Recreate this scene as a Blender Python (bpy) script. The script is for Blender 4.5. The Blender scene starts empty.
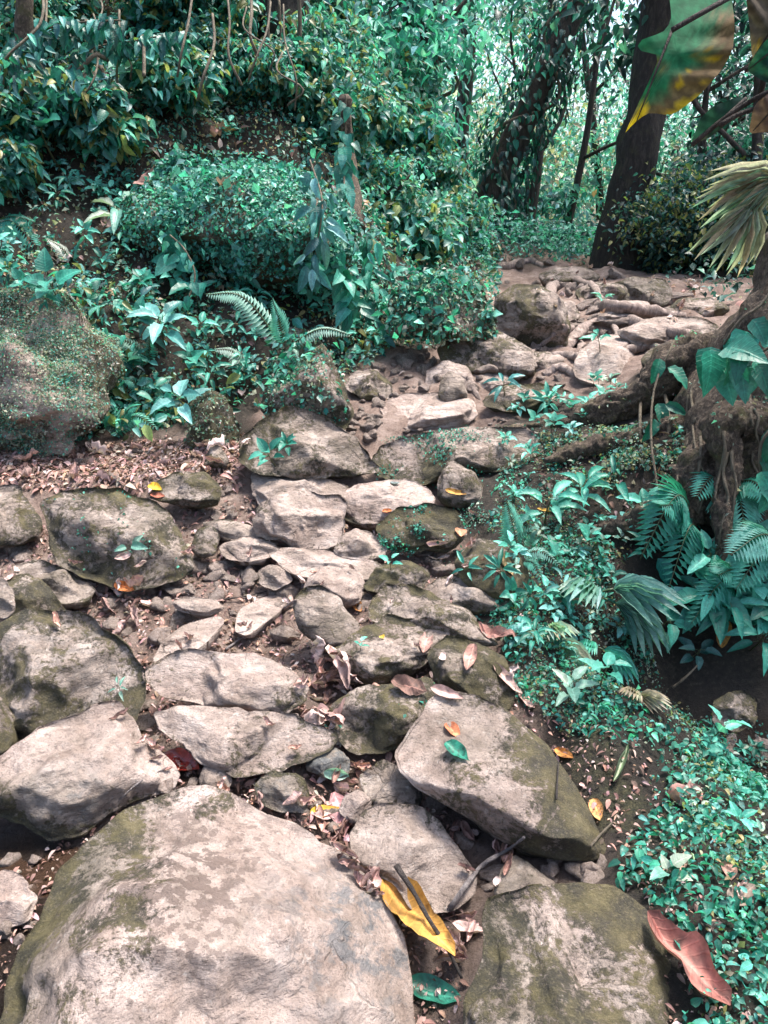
import bpy, math, random
import numpy as np
from mathutils import Vector, Matrix
from mathutils.bvhtree import BVHTree
R = math.radians
rng = np.random.default_rng(11)
random.seed(5)
sc = bpy.context.scene
col = sc.collection
# ------------------------------------------------------------------ camera maths
CAM = np.array([0.0, 0.0, 1.5]); FPX = 770.0; PITCH = R(20)
cP, sP = math.cos(PITCH), math.sin(PITCH)
def ray(px, py):
    u = (np.asarray(px, float)-384)/FPX; v = (512-np.asarray(py, float))/FPX
    return np.stack([u, cP+v*sP, -sP+v*cP], -1)
def P(px, py, Y):                                  # point of the world at distance Y along the trail
    d = ray(px, py); return CAM + d*(Y/d[..., 1:2] if d.ndim > 1 else Y/d[1])
def proj(p):
    q = np.asarray(p)-CAM
    dep = q[..., 1]*cP - q[..., 2]*sP
    up = q[..., 1]*sP + q[..., 2]*cP
    dep = np.where(dep < 1e-3, 1e-3, dep)
    return 384+FPX*q[..., 0]/dep, 512-FPX*up/dep
# ------------------------------------------------------------------ noise
def _h(ix, iy, iz, s):
    n = (ix*374761393 + iy*668265263 + iz*2147483647 + s*974711) & 0xFFFFFFFF
    n = ((n ^ (n >> 13))*1274126177) & 0xFFFFFFFF
    n = ((n ^ (n >> 16))*2246822519) & 0xFFFFFFFF
    return ((n ^ (n >> 15)) & 0xFFFFFF)/float(0xFFFFFF)
def vnoise(p, s=0):
    p = np.asarray(p, float); i = np.floor(p).astype(np.int64); f = p-i; f = f*f*f*(f*(f*6-15)+10)
    x, y, z = i[..., 0], i[..., 1], i[..., 2]; r = 0
    for dx in (0, 1):
        wx = f[..., 0] if dx else 1-f[..., 0]
        for dy in (0, 1):
            wy = f[..., 1] if dy else 1-f[..., 1]
            for dz in (0, 1):
                wz = f[..., 2] if dz else 1-f[..., 2]
                r = r + wx*wy*wz*_h(x+dx, y+dy, z+dz, s)
    return r*2-1
def fbm(p, o=4, s=0):
    p = np.asarray(p, float); a, t = 1.0, 0
    for k in range(o):
        t = t + a*vnoise(p*(2.03**k)+17.3*k, s+k); a *= .5
    return t
def inpoly(px, py, poly):
    px, py = np.asarray(px), np.asarray(py); c = np.zeros(px.shape, bool); n = len(poly)
    for i in range(n):
        x1, y1 = poly[i]; x2, y2 = poly[(i+1) % n]
        if y1 == y2: continue
        m = ((y1 > py) != (y2 > py)) & (px < (x2-x1)*(py-y1)/(y2-y1)+x1)
        c ^= m
    return c
# ------------------------------------------------------------------ mesh + tagging helpers
def make_mesh(name, V, F, mat, attrs=None, smooth=True):
    """V (n,3); F list of int arrays (m,k)"""
    me = bpy.data.meshes.new(name); V = np.asarray(V, np.float32)
    F = [np.asarray(f, np.int32) for f in F if len(f)]
    me.vertices.add(len(V)); me.vertices.foreach_set('co', V.ravel())
    loops = np.concatenate([f.ravel() for f in F]); tot = np.concatenate([np.full(len(f), f.shape[1], np.int32) for f in F])
    st = np.concatenate([[0], np.cumsum(tot)[:-1]]).astype(np.int32)
    me.loops.add(len(loops)); me.loops.foreach_set('vertex_index', loops)
    me.polygons.add(len(tot)); me.polygons.foreach_set('loop_start', st); me.polygons.foreach_set('loop_total', tot)
    me.polygons.foreach_set('use_smooth', np.full(len(tot), smooth, bool))
    for k, a in (attrs or {}).items():
        a = np.asarray(a, np.float32)
        if a.ndim == 2:
            at = me.attributes.new(k, 'FLOAT_COLOR', 'POINT')
            if a.shape[1] == 3: a = np.concatenate([a, np.ones((len(a), 1), np.float32)], 1)
            at.data.foreach_set('color', a.ravel())
        else:
            at = me.attributes.new(k, 'FLOAT', 'POINT'); at.data.foreach_set('value', a)
    me.update(calc_edges=True); me.validate()
    if mat: me.materials.append(mat)
    return me
def tag(o, label=None, cat=None, group=None, kind=None):
    if label: o['label'] = label
    if cat: o['category'] = cat
    if group: o['group'] = group
    if kind: o['kind'] = kind
    return o
def obj(name, me, parent=None, loc=None):
    o = bpy.data.objects.new(name, me); col.objects.link(o)
    if parent is not None: o.parent = parent
    if loc is not None: o.location = [float(c) for c in loc]
    return o
def empty(name, loc, label, cat, group=None):
    o = bpy.data.objects.new(name, None); col.objects.link(o); o.location = [float(c) for c in loc]; o.empty_display_size = .05
    return tag(o, label, cat, group)
def copy_thing(root, loc, quat=None, scale=1.0, label=None):
    r = root.copy(); col.objects.link(r); r.location = [float(c) for c in loc]
    if quat is not None: r.rotation_mode = 'QUATERNION'; r.rotation_quaternion = quat
    r.scale = (scale,)*3
    if label: r['label'] = label
    for ch in root.children:
        c = ch.copy(); col.objects.link(c); c.parent = r
    return r
def nrm(a): return a/np.maximum(np.linalg.norm(a, axis=-1, keepdims=True), 1e-9)
# ------------------------------------------------------------------ materials
def newmat(name):
    m = bpy.data.materials.new(name); m.use_nodes = True; nt = m.node_tree
    b = nt.nodes['Principled BSDF']; return m, nt, b
def N(nt, t, **kw):
    n = nt.nodes.new(t)
    for k, v in kw.items():
        if k in n.inputs.keys(): n.inputs[k].default_value = v
        else: setattr(n, k, v)
    return n
def noise(nt, vec, scale, detail=4, rough=.55, dist=0):
    n = N(nt, 'ShaderNodeTexNoise', Scale=scale, Detail=detail, Roughness=rough, Distortion=dist)
    if vec is not None: nt.links.new(vec, n.inputs['Vector'])
    return n.outputs['Fac']
def ramp(nt, fac, stops, interp='LINEAR'):
    n = N(nt, 'ShaderNodeValToRGB'); cr = n.color_ramp; cr.interpolation = interp
    while len(cr.elements) < len(stops): cr.elements.new(.5)
    for e, (p, c) in zip(cr.elements, stops):
        e.position = p; e.color = (*c, 1) if not np.isscalar(c) else (c, c, c, 1)
    nt.links.new(fac, n.inputs[0]); return n.outputs[0]
def mix(nt, f, a, b, bt='MIX'):
    n = N(nt, 'ShaderNodeMix', data_type='RGBA', blend_type=bt)
    for s, v in ((n.inputs[0], f), (n.inputs[6], a), (n.inputs[7], b)):
        if hasattr(v, 'is_output'): nt.links.new(v, s)
        elif np.isscalar(v): s.default_value = v
        else: s.default_value = (*v, 1)
    return n.outputs[2]
def math_(nt, op, a, b=0.0, c=None):
    n = N(nt, 'ShaderNodeMath', operation=op)
    for i, v in enumerate((a, b, c)):
        if v is None: continue
        if hasattr(v, 'is_output'): nt.links.new(v, n.inputs[i])
        else: n.inputs[i].default_value = v
    return n.outputs[0]
def sstep(nt, v, lo, hi):
    n = N(nt, 'ShaderNodeMapRange', interpolation_type='SMOOTHSTEP'); nt.links.new(v, n.inputs[0])
    n.inputs[1].default_value = lo; n.inputs[2].default_value = hi; return n.outputs[0]
def attr(nt, name): return N(nt, 'ShaderNodeAttribute', attribute_name=name)
def bump(nt, b, h, strength, dist, prev=None):
    n = N(nt, 'ShaderNodeBump', Strength=strength, Distance=dist); nt.links.new(h, n.inputs['Height'])
    if prev is not None: nt.links.new(prev, n.inputs['Normal'])
    nt.links.new(n.outputs[0], b.inputs['Normal']); return n.outputs[0]

def rock_material():
    m, nt, b = newmat('weathered_rock'); L = nt.links.new
    tc = N(nt, 'ShaderNodeTexCoord').outputs['Object']
    oi = N(nt, 'ShaderNodeObjectInfo').outputs['Random']
    off = N(nt, 'ShaderNodeVectorMath', operation='SCALE'); off.inputs[0].default_value = (31, 17, 23); L(oi, off.inputs['Scale'])
    add = N(nt, 'ShaderNodeVectorMath', operation='ADD'); L(tc, add.inputs[0]); L(off.outputs[0], add.inputs[1]); v = add.outputs[0]
    rs = N(nt, 'ShaderNodeMapping'); rs.inputs['Rotation'].default_value = (.5, .35, .4); rs.inputs['Scale'].default_value = (1, 1, 4); L(v, rs.inputs[0]); vs = rs.outputs[0]
    tone = attr(nt, 'tone').outputs['Fac']; moss = attr(nt, 'moss').outputs['Fac']; spots = attr(nt, 'spots').outputs['Fac']; wet = attr(nt, 'wet').outputs['Fac']
    n1 = noise(nt, v, 7, 6, .65, .6); n2 = noise(nt, vs, 9, 6, .7, .4); n3 = noise(nt, v, 55, 5, .7)
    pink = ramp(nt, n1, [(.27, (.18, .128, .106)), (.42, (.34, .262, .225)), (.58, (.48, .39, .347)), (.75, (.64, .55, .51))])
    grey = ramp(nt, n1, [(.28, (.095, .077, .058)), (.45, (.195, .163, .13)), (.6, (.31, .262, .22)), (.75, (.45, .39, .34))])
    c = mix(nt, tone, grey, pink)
    c = mix(nt, math_(nt, 'MULTIPLY', sstep(nt, n2, .48, .66), math_(nt, 'SUBTRACT', .8, math_(nt, 'MULTIPLY', tone, .5))), c, (.125, .098, .082))
    c = mix(nt, math_(nt, 'MULTIPLY', sstep(nt, n3, .53, .68), math_(nt, 'SUBTRACT', .68, math_(nt, 'MULTIPLY', tone, .18))), c, (.10, .08, .068))
    c = mix(nt, math_(nt, 'MULTIPLY', sstep(nt, noise(nt, v, 150, 3, .7), .58, .70), .55), c, (.07, .055, .046))
    c = mix(nt, math_(nt, 'MULTIPLY', sstep(nt, noise(nt, v, 38, 4, .6), .60, .72), .4), c, (.58, .54, .50))
    n4 = noise(nt, v, 3.2, 5, .7, .4); c = mix(nt, math_(nt, 'MULTIPLY', sstep(nt, n4, .47, .64), math_(nt, 'SUBTRACT', .75, math_(nt, 'MULTIPLY', tone, .55))), c, (.105, .092, .066))
    # dark lichen spots and wet bluish stains
    vo = N(nt, 'ShaderNodeTexVoronoi', Scale=34.0); L(v, vo.inputs['Vector'])
    dsp = math_(nt, 'SUBTRACT', math_(nt, 'ADD', noise(nt, v, 17, 4, .6), math_(nt, 'MULTIPLY', noise(nt, v, 80, 3, .6), .55)), math_(nt, 'MULTIPLY', vo.outputs['Distance'], .35))
    sp = math_(nt, 'MULTIPLY', sstep(nt, math_(nt, 'ADD', dsp, math_(nt, 'MULTIPLY', spots, .30)), .83, .89), spots)
    c = mix(nt, math_(nt, 'MULTIPLY', sp, .85), c, (.135, .10, .085))
    bl = math_(nt, 'MULTIPLY', wet, sstep(nt, noise(nt, v, 16, 5, .7), .47, .6))
    c = mix(nt, math_(nt, 'MULTIPLY', bl, .75), c, (.075, .105, .125))
    wv = N(nt, 'ShaderNodeVectorMath', operation='ADD'); L(v, wv.inputs[0]); nd = N(nt, 'ShaderNodeTexNoise', Scale=4.0, Detail=4.0); L(v, nd.inputs['Vector']); sc2 = N(nt, 'ShaderNodeVectorMath', operation='SCALE'); L(nd.outputs['Color'], sc2.inputs[0]); sc2.inputs['Scale'].default_value = .35; L(sc2.outputs[0], wv.inputs[1])
    ve = N(nt, 'ShaderNodeTexVoronoi', feature='DISTANCE_TO_EDGE', Scale=3.6); L(wv.outputs[0], ve.inputs['Vector'])
    crk = math_(nt, 'MULTIPLY', sstep(nt, ve.outputs['Distance'], .014, .002), math_(nt, 'MULTIPLY', sstep(nt, noise(nt, v, 2.6, 3), .53, .62), math_(nt, 'SUBTRACT', 1, sstep(nt, spots, 0, .05))))
    c = mix(nt, math_(nt, 'MULTIPLY', crk, .4), c, (.08, .06, .045))
    # moss
    nm = math_(nt, 'ADD', math_(nt, 'MULTIPLY', math_(nt, 'SUBTRACT', noise(nt, v, 5, 7, .75, .5), .12), 1.25), math_(nt, 'MULTIPLY', noise(nt, v, 60, 4, .7), .5))
    mm = sstep(nt, math_(nt, 'ADD', nm, moss), .75, .87)
    mc = ramp(nt, noise(nt, v, 11, 5, .7), [(.3, (.012, .016, .010)), (.43, (.036, .036, .018)), (.56, (.10, .088, .033)), (.72, (.21, .18, .08))])
    mc = mix(nt, math_(nt, 'MULTIPLY', sstep(nt, noise(nt, v, 140, 2, .6), .5, .75), .5), mc, (.25, .215, .12))
    c = mix(nt, math_(nt, 'MULTIPLY', mm, .88), c, mc)
    L(c, b.inputs['Base Color'])
    L(math_(nt, 'SUBTRACT', .88, math_(nt, 'MULTIPLY', wet, .35)), b.inputs['Roughness']); b.inputs['Specular IOR Level'].default_value = .5
    p = bump(nt, b, noise(nt, vs, 14, 8, .68), 1.0, .035)
    p = bump(nt, b, n3, .9, .012, p); p = bump(nt, b, math_(nt, 'MULTIPLY', crk, -1), .8, .02, p)
    mb = math_(nt, 'MULTIPLY', mm, noise(nt, v, 170, 4, .75))
    bump(nt, b, mb, 1.0, .02, p)
    return m
def soil_material():
    m, nt, b = newmat('soil'); L = nt.links.new
    v = N(nt, 'ShaderNodeTexCoord').outputs['Object']
    path = attr(nt, 'path').outputs['Fac']; moss = attr(nt, 'moss').outputs['Fac']; wet = attr(nt, 'wet').outputs['Fac']
    n1 = noise(nt, v, 5, 6, .7, .5); n2 = noise(nt, v, 45, 6, .75)
    vo = N(nt, 'ShaderNodeTexVoronoi', Scale=26.0); L(v, vo.inputs['Vector'])
    dirt = ramp(nt, n1, [(.3, (.13, .085, .066)), (.5, (.30, .215, .175)), (.7, (.50, .39, .335))])
    dirt = mix(nt, math_(nt, 'MULTIPLY', sstep(nt, n2, .5, .66), .7), dirt, (.12, .08, .06))
    dirt = mix(nt, math_(nt, 'MULTIPLY', sstep(nt, vo.outputs['Distance'], .28, .08), .35), dirt, (.42, .34, .31))
    hum = ramp(nt, n2, [(.3, (.014, .011, .008)), (.55, (.04, .031, .022)), (.75, (.12, .095, .07))])
    c = mix(nt, path, hum, dirt)
    mm = sstep(nt, math_(nt, 'ADD', math_(nt, 'ADD', noise(nt, v, 7, 6, .75), math_(nt, 'MULTIPLY', n2, .4)), moss), 1.05, 1.3)
    mc = ramp(nt, noise(nt, v, 70, 4, .7), [(.3, (.02, .035, .02)), (.5, (.075, .075, .03)), (.7, (.20, .18, .09))])
    c = mix(nt, math_(nt, 'MULTIPLY', mm, .9), c, mc)
    c = mix(nt, wet, c, (.045, .03, .022))
    L(c, b.inputs['Base Color']); L(math_(nt, 'SUBTRACT', .92, math_(nt, 'MULTIPLY', wet, .6)), b.inputs['Roughness'])
    p = bump(nt, b, n2, .9, .02); bump(nt, b, noise(nt, v, 180, 4, .7), .7, .008, p)
    return m
def leaf_material(name, rough=.4, trans=.38, vein=0.0):
    m, nt, b = newmat(name); L = nt.links.new
    a = attr(nt, 'Col').outputs['Color']
    v = N(nt, 'ShaderNodeTexCoord').outputs['Object']
    n1 = noise(nt, v, 60, 3, .6)
    c = mix(nt, 1.0, a, ramp(nt, n1, [(.3, (.72, .72, .72)), (.7, (1.2, 1.2, 1.2))]), 'MULTIPLY')
    la = attr(nt, 'lat').outputs['Fac']; lo = attr(nt, 'lon').outputs['Fac']
    isl = sstep(nt, lo, .0, .03)                                    # blades only, not stalks
    mid = math_(nt, 'MULTIPLY', sstep(nt, la, .13, .03), isl)
    sv = math_(nt, 'MULTIPLY', sstep(nt, math_(nt, 'SINE', math_(nt, 'SUBTRACT', math_(nt, 'MULTIPLY', lo, 58.0), math_(nt, 'MULTIPLY', la, 9.0))), .72, .98), isl)
    c = mix(nt, math_(nt, 'MULTIPLY', mid, .55), c, mix(nt, 1.0, c, (1.9, 1.7, 1.7), 'MULTIPLY'))
    c = mix(nt, math_(nt, 'MULTIPLY', sv, .5), c, mix(nt, 1.0, c, (1.35, 1.3, 1.3), 'MULTIPLY'))
    L(c, b.inputs['Base Color']); b.inputs['Roughness'].default_value = rough; b.inputs['Specular IOR Level'].default_value = .5
    p = bump(nt, b, n1, .3, .004); bump(nt, b, math_(nt, 'ADD', sv, mid), .5, .002, p)
    t = N(nt, 'ShaderNodeBsdfTranslucent'); L(mix(nt, 1.0, c, (1.1, 1.35, .9), 'MULTIPLY'), t.inputs['Color'])
    ms = N(nt, 'ShaderNodeMixShader'); ms.inputs[0].default_value = trans; L(b.outputs[0], ms.inputs[1]); L(t.outputs[0], ms.inputs[2])
    L(ms.outputs[0], nt.nodes['Material Output'].inputs['Surface']); return m
def bark_material(name, dark, mid, lite, moss=0.0, sc_=1.0, zs=.28):
    m, nt, b = newmat(name); L = nt.links.new
    v = N(nt, 'ShaderNodeTexCoord').outputs['Object']
    mp = N(nt, 'ShaderNodeMapping'); mp.inputs['Scale'].default_value = (1, 1, zs); L(v, mp.inputs[0])
    n1 = noise(nt, mp.outputs[0], 26*sc_, 6, .7, .6); n2 = noise(nt, v, 5*sc_, 5, .7)
    c = ramp(nt, n1, [(.3, dark), (.52, mid), (.72, lite)])
    c = mix(nt, math_(nt, 'MULTIPLY', sstep(nt, n2, .5, .7), moss), c, (.085, .08, .03))
    L(c, b.inputs['Base Color']); b.inputs['Roughness'].default_value = .9
    p = bump(nt, b, n1, 1.0, .025); bump(nt, b, noise(nt, v, 120*sc_, 4, .7), .6, .006, p)
    return m
M_ROCK = rock_material(); M_SOIL = soil_material()
M_LEAF = leaf_material('leaf'); M_GLOSS = leaf_material('glossy_leaf', .42, .28); M_DRY = leaf_material('dry_leaf', .75, .12)
M_MATTE = leaf_material('matte_leaf', .8, .35); M_MATTE.node_tree.nodes['Principled BSDF'].inputs['Specular IOR Level'].default_value = .2
M_WETLEAF = leaf_material('wet_leaf', .15, .05)
M_BARK = bark_material('dark_bark', (.014, .011, .009), (.045, .036, .03), (.11, .09, .075), .35)
M_ROOT = bark_material('rooty_bark', (.016, .012, .009), (.085, .062, .044), (.27, .21, .15), .8, 2.2, .75)
M_PROOT = bark_material('worn_root', (.10, .075, .062), (.25, .195, .17), (.42, .34, .30), .15)
M_BLACK = bark_material('black_bark', (.007, .0055, .005), (.02, .016, .013), (.06, .048, .04), .3)
M_STEM = bark_material('stem', (.05, .04, .03), (.12, .10, .07), (.24, .2, .15), .2)
M_TWIG = bark_material('grey_twig', (.07, .06, .06), (.19, .17, .165), (.36, .33, .32), 0)
M_DTWIG = bark_material('dark_twig', (.012, .01, .009), (.035, .028, .025), (.09, .075, .065), 0)
# ------------------------------------------------------------------ terrain (one sheet)
def G(px, py, Y): return tuple(P(px, py, Y))
cps = [G(*a) for a in [
 (20,900,1.55),(440,950,1.42),(340,800,1.85),(200,770,1.95),(320,680,2.38),(150,620,2.75),(330,620,2.75),(230,560,3.15),(60,550,3.2),
 (430,560,3.15),(300,500,3.6),(100,470,3.95),(200,450,4.05),(400,500,3.6),(30,445,4.15),(240,430,4.25),(370,400,4.7),(430,400,4.7),
 (420,350,5.4),(540,380,5.0),(560,340,5.8),(600,310,6.6),(500,350,5.5),(620,280,8),(560,262,9.2),(470,262,8.6),(660,300,7.2),(720,300,7),
 (-50,440,4.2),(40,435,4.35),(40,330,4.75),(40,250,5.1),(40,180,5.6),(40,100,6.3),(40,20,7.2),(-80,300,4.8),(-80,180,5.5),(-80,60,6.5),
 (130,430,4.4),(150,380,4.6),(150,300,4.95),(150,250,5.3),(150,150,6.0),(150,80,6.8),(150,0,7.8),
 (240,410,4.5),(270,350,4.95),(270,300,5.5),(260,220,6.1),(260,130,6.6),(260,90,7.2),(260,20,8.5),
 (340,380,4.95),(350,330,5.4),(350,270,5.7),(340,200,6.2),(340,140,7.0),(340,60,9),(400,320,5.8),(400,270,6.4),(400,220,7.4),(400,180,8.6),(440,300,6.2),(450,235,8.8),
 (480,560,3.1),(520,640,2.55),(560,740,2.05),(600,820,1.72),(650,900,1.4),(760,1000,1.12),(700,760,2.0),(660,700,2.3),
 (700,640,3.0),(700,590,3.15),(690,520,3.35),(600,600,2.95),(600,520,3.45),(560,560,3.1),(560,470,3.8),(640,470,3.6),(620,410,4.1),(700,400,3.9),(560,420,4.3),(700,350,4.6),(760,450,3.4),
 (560,640,2.6)]]
cps += [(0,.3,-.15),(-.5,1.0,-.15),(.1,1.0,-.2),(1.15,2.62,-.5),(1.7,2.5,-.55),(.85,2.72,-.2),(.5,12,1.25),(3,12,1.1),(2,16,.3),(3,25,-2),(0,25,-1),(8,20,-1),(12,30,-3),
 (-2,40,-2),(20,50,-4),(-20,50,3),(30,10,0),(-4,10,4),(-8,12,5.5),(-2,12,2.3),(-8,3,2.4),(-3,1,.2),(-4,3.3,.6),(-6,5,3.0),(-15,20,7),(2.5,4,.7),(4,5,.9),(4,2.5,-.4),(2,1,0),(5,8,1.0),(3,1.5,-.45),
 (-30,0,5),(30,-5,-1),(0,-6,-.5),(-1.5,-1,0),(30,30,-3),(-30,30,7)]
cps = np.array(cps)
def tps_k(r2): return np.where(r2 > 1e-12, .5*r2*np.log(np.maximum(r2, 1e-12)), 0)
nC = len(cps); D2 = ((cps[:, None, :2]-cps[None, :, :2])**2).sum(-1)
A = np.zeros((nC+3, nC+3)); A[:nC, :nC] = tps_k(D2)+np.eye(nC)*.004
A[:nC, nC:] = np.c_[np.ones(nC), cps[:, :2]]; A[nC:, :nC] = A[:nC, nC:].T
sol = np.linalg.solve(A, np.r_[cps[:, 2], 0, 0, 0])
def tps(x, y):
    out = np.empty(x.size); xf, yf = x.ravel(), y.ravel()
    for i in range(0, x.size, 20000):
        a, b_ = xf[i:i+20000], yf[i:i+20000]
        out[i:i+20000] = tps_k((a[:, None]-cps[None, :, 0])**2+(b_[:, None]-cps[None, :, 1])**2) @ sol[:nC] + sol[nC]+sol[nC+1]*a+sol[nC+2]*b_
    return out.reshape(x.shape)
def spacing(a0, a1, d0, lo, hi, g):
    xs = list(np.arange(a0, a1, d0)); d, x = d0, xs[-1]
    while x < hi: d *= g; x += d; xs.append(x)
    d, x = d0, xs[0]; pre = []
    while x > lo: d *= g; x -= d; pre.append(x)
    return np.array(pre[::-1]+xs)
gx = spacing(-3.2, 3.0, .033, -60, 60, 1.07); gy = spacing(.7, 6.5, .03, -12, 120, 1.035)
XX, YY = np.meshgrid(gx, gy)
ZZ = np.clip(tps(XX, YY), -8, 9)
far = np.clip((YY-40)/40, 0, 1); ZZ = ZZ*(1-far) + (-3)*far
farx = np.clip((np.abs(XX)-25)/25, 0, 1); ZZ = ZZ*(1-farx)+ np.where(XX < 0, 5, -2)*farx
pp = np.stack([XX, YY, XX*0], -1)
PXg, PYg = proj(np.stack([XX, YY, ZZ], -1)); PYg = np.where(YY < .4, 1400, PYg)
PATH = [(-150,1300),(-150,448),(0,450),(110,443),(235,432),(262,405),(350,385),(400,352),(440,350),(492,335),(494,285),(500,262),(560,250),(620,262),(760,282),(760,320),(690,345),(620,385),(520,420),(470,440),(440,500),(470,560),(500,640),(540,720),(600,860),(650,1300)]
VERGE = [(440,500),(500,425),(560,410),(620,380),(700,420),(800,420),(900,1200),(640,1300),(600,860),(540,720),(500,640),(470,560)]
def ring_blur_(a, n):
    for _ in range(n):
        b_ = np.pad(a, 1, 'edge'); a = (b_[1:-1, 1:-1]*2+b_[:-2, 1:-1]+b_[2:, 1:-1]+b_[1:-1, :-2]+b_[1:-1, 2:])/6
    return a
jx = 26*vnoise(pp*3.1, 5); jy = 12*vnoise(pp*3.1, 9)
pathm = inpoly(PXg+jx, PYg+jy, PATH).astype(float); pathm = np.where(YY < .6, 1, pathm)
verge = inpoly(PXg+jx, PYg+jy, VERGE).astype(float)
near = np.clip(1-(YY-6)/8, .15, 1)
ZZ = ZZ + near*(.035*fbm(pp*2.2, 5, 3) + .014*fbm(pp*11, 3, 8)) + (1-pathm)*near*.03*fbm(pp*4, 3, 21)
BNK = ring_blur_(inpoly(PXg, PYg, [(-300,-300),(-300,425),(100,425),(235,410),(262,380),(345,360),(395,330),(440,330),(480,290),(490,250),(470,-300)]).astype(float)*(YY < 14)*(YY > 3), 6)
ZZ = ZZ+BNK*(.16*fbm(pp*1.3, 3, 61)+.07*fbm(pp*4.5, 3, 62)-.05)
ZZ = ZZ+pathm*np.clip((YY-4.6)/.8, 0, 1)*near*(.05*fbm(pp*2.6, 4, 71)+.05*np.abs(vnoise(pp*np.array([2.2, 4.5, 1]), 72))-.02)
def H(x, y):
    x = np.asarray(x, float); y = np.asarray(y, float)
    i = np.clip(np.searchsorted(gx, x)-1, 0, len(gx)-2); j = np.clip(np.searchsorted(gy, y)-1, 0, len(gy)-2)
    u = np.clip((x-gx[i])/(gx[i+1]-gx[i]), 0, 1); v = np.clip((y-gy[j])/(gy[j+1]-gy[j]), 0, 1)
    return (ZZ[j, i]*(1-u)+ZZ[j, i+1]*u)*(1-v)+(ZZ[j+1, i]*(1-u)+ZZ[j+1, i+1]*u)*v
def ground(px, py):                                # where the ray through a pixel meets the soil
    d = ray(px, py); t = np.linspace(.5, 40, 9000); q = CAM+d*t[:, None]
    below = q[:, 2] < H(q[:, 0], q[:, 1]); k = np.argmax(below) if below.any() else len(t)-1
    return q[k]
def ring_blur(a, n):
    for _ in range(n):
        b_ = np.pad(a, 1, 'edge'); a = (b_[1:-1, 1:-1]*2+b_[:-2, 1:-1]+b_[2:, 1:-1]+b_[1:-1, :-2]+b_[1:-1, 2:])/6
    return a
ny, nx = XX.shape; idx = np.arange(nx*ny).reshape(ny, nx)
TQ = np.stack([idx[:-1, :-1], idx[:-1, 1:], idx[1:, 1:], idx[1:, :-1]], -1).reshape(-1, 4)
wetm = (inpoly(PXg, PYg, [(-100,800),(60,820),(90,850),(60,930),(0,1050),(-120,1050)]) | inpoly(PXg, PYg, [(150,735),(190,740),(235,780),(200,800),(170,790)]) | inpoly(PXg, PYg, [(690,700),(768,690),(860,760),(768,790)])).astype(float)  # the gully patch also darkens the hollow, standing in for its shade
mossm = verge*.12 - pathm*.25 + .28*ring_blur(inpoly(PXg+jx, PYg+jy, [(560,735),(640,735),(680,800),(720,900),(740,1100),(660,1100),(650,900),(610,860)]).astype(float), 3) + .1*inpoly(PXg, PYg, [(430,490),(520,480),(620,760),(660,900),(600,860),(500,690)])
STONY = [(-200,495),(60,485),(150,490),(240,478),(330,440),(400,425),(470,470),(500,600),(545,720),(612,870),(660,1300),(-300,1300)]
stony = ring_blur(inpoly(PXg, PYg, STONY).astype(float)*(YY > .5), 4)
dark_soil = ring_blur(inpoly(PXg+jx, PYg+jy, [(-200,540),(140,560),(120,640),(150,690),(300,690),(290,660),(360,640),(360,560),(450,540),(500,600),(545,720),(612,870),(660,1300),(-300,1300)]).astype(float), 3)  # lower trail, where the path soil is mixed towards the dark humus colour
SURF_V, SURF_F, SURF_N = [], [], 0
def build_terrain():
    """the trail sheet; between the stones the soil lies a few centimetres deeper than the stones' feet"""
    global ZZ, SURF_N
    ZZ = ZZ-stony*np.clip(.022*YY, .02, .07)
    TV = np.stack([XX, YY, ZZ], -1).reshape(-1, 3)
    ter = obj('ground', make_mesh('ground', TV, [TQ], M_SOIL, {'path': (ring_blur(pathm, 2)*(1-.25*dark_soil)).ravel(), 'moss': mossm.ravel(), 'wet': ring_blur(wetm, 2).ravel()}))
    tag(ter, 'pinkish dirt trail running up between leafy banks', 'ground', kind='structure')
    SURF_V.append(TV); SURF_F.append(TQ+SURF_N); SURF_N += len(TV); return TV
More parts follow.
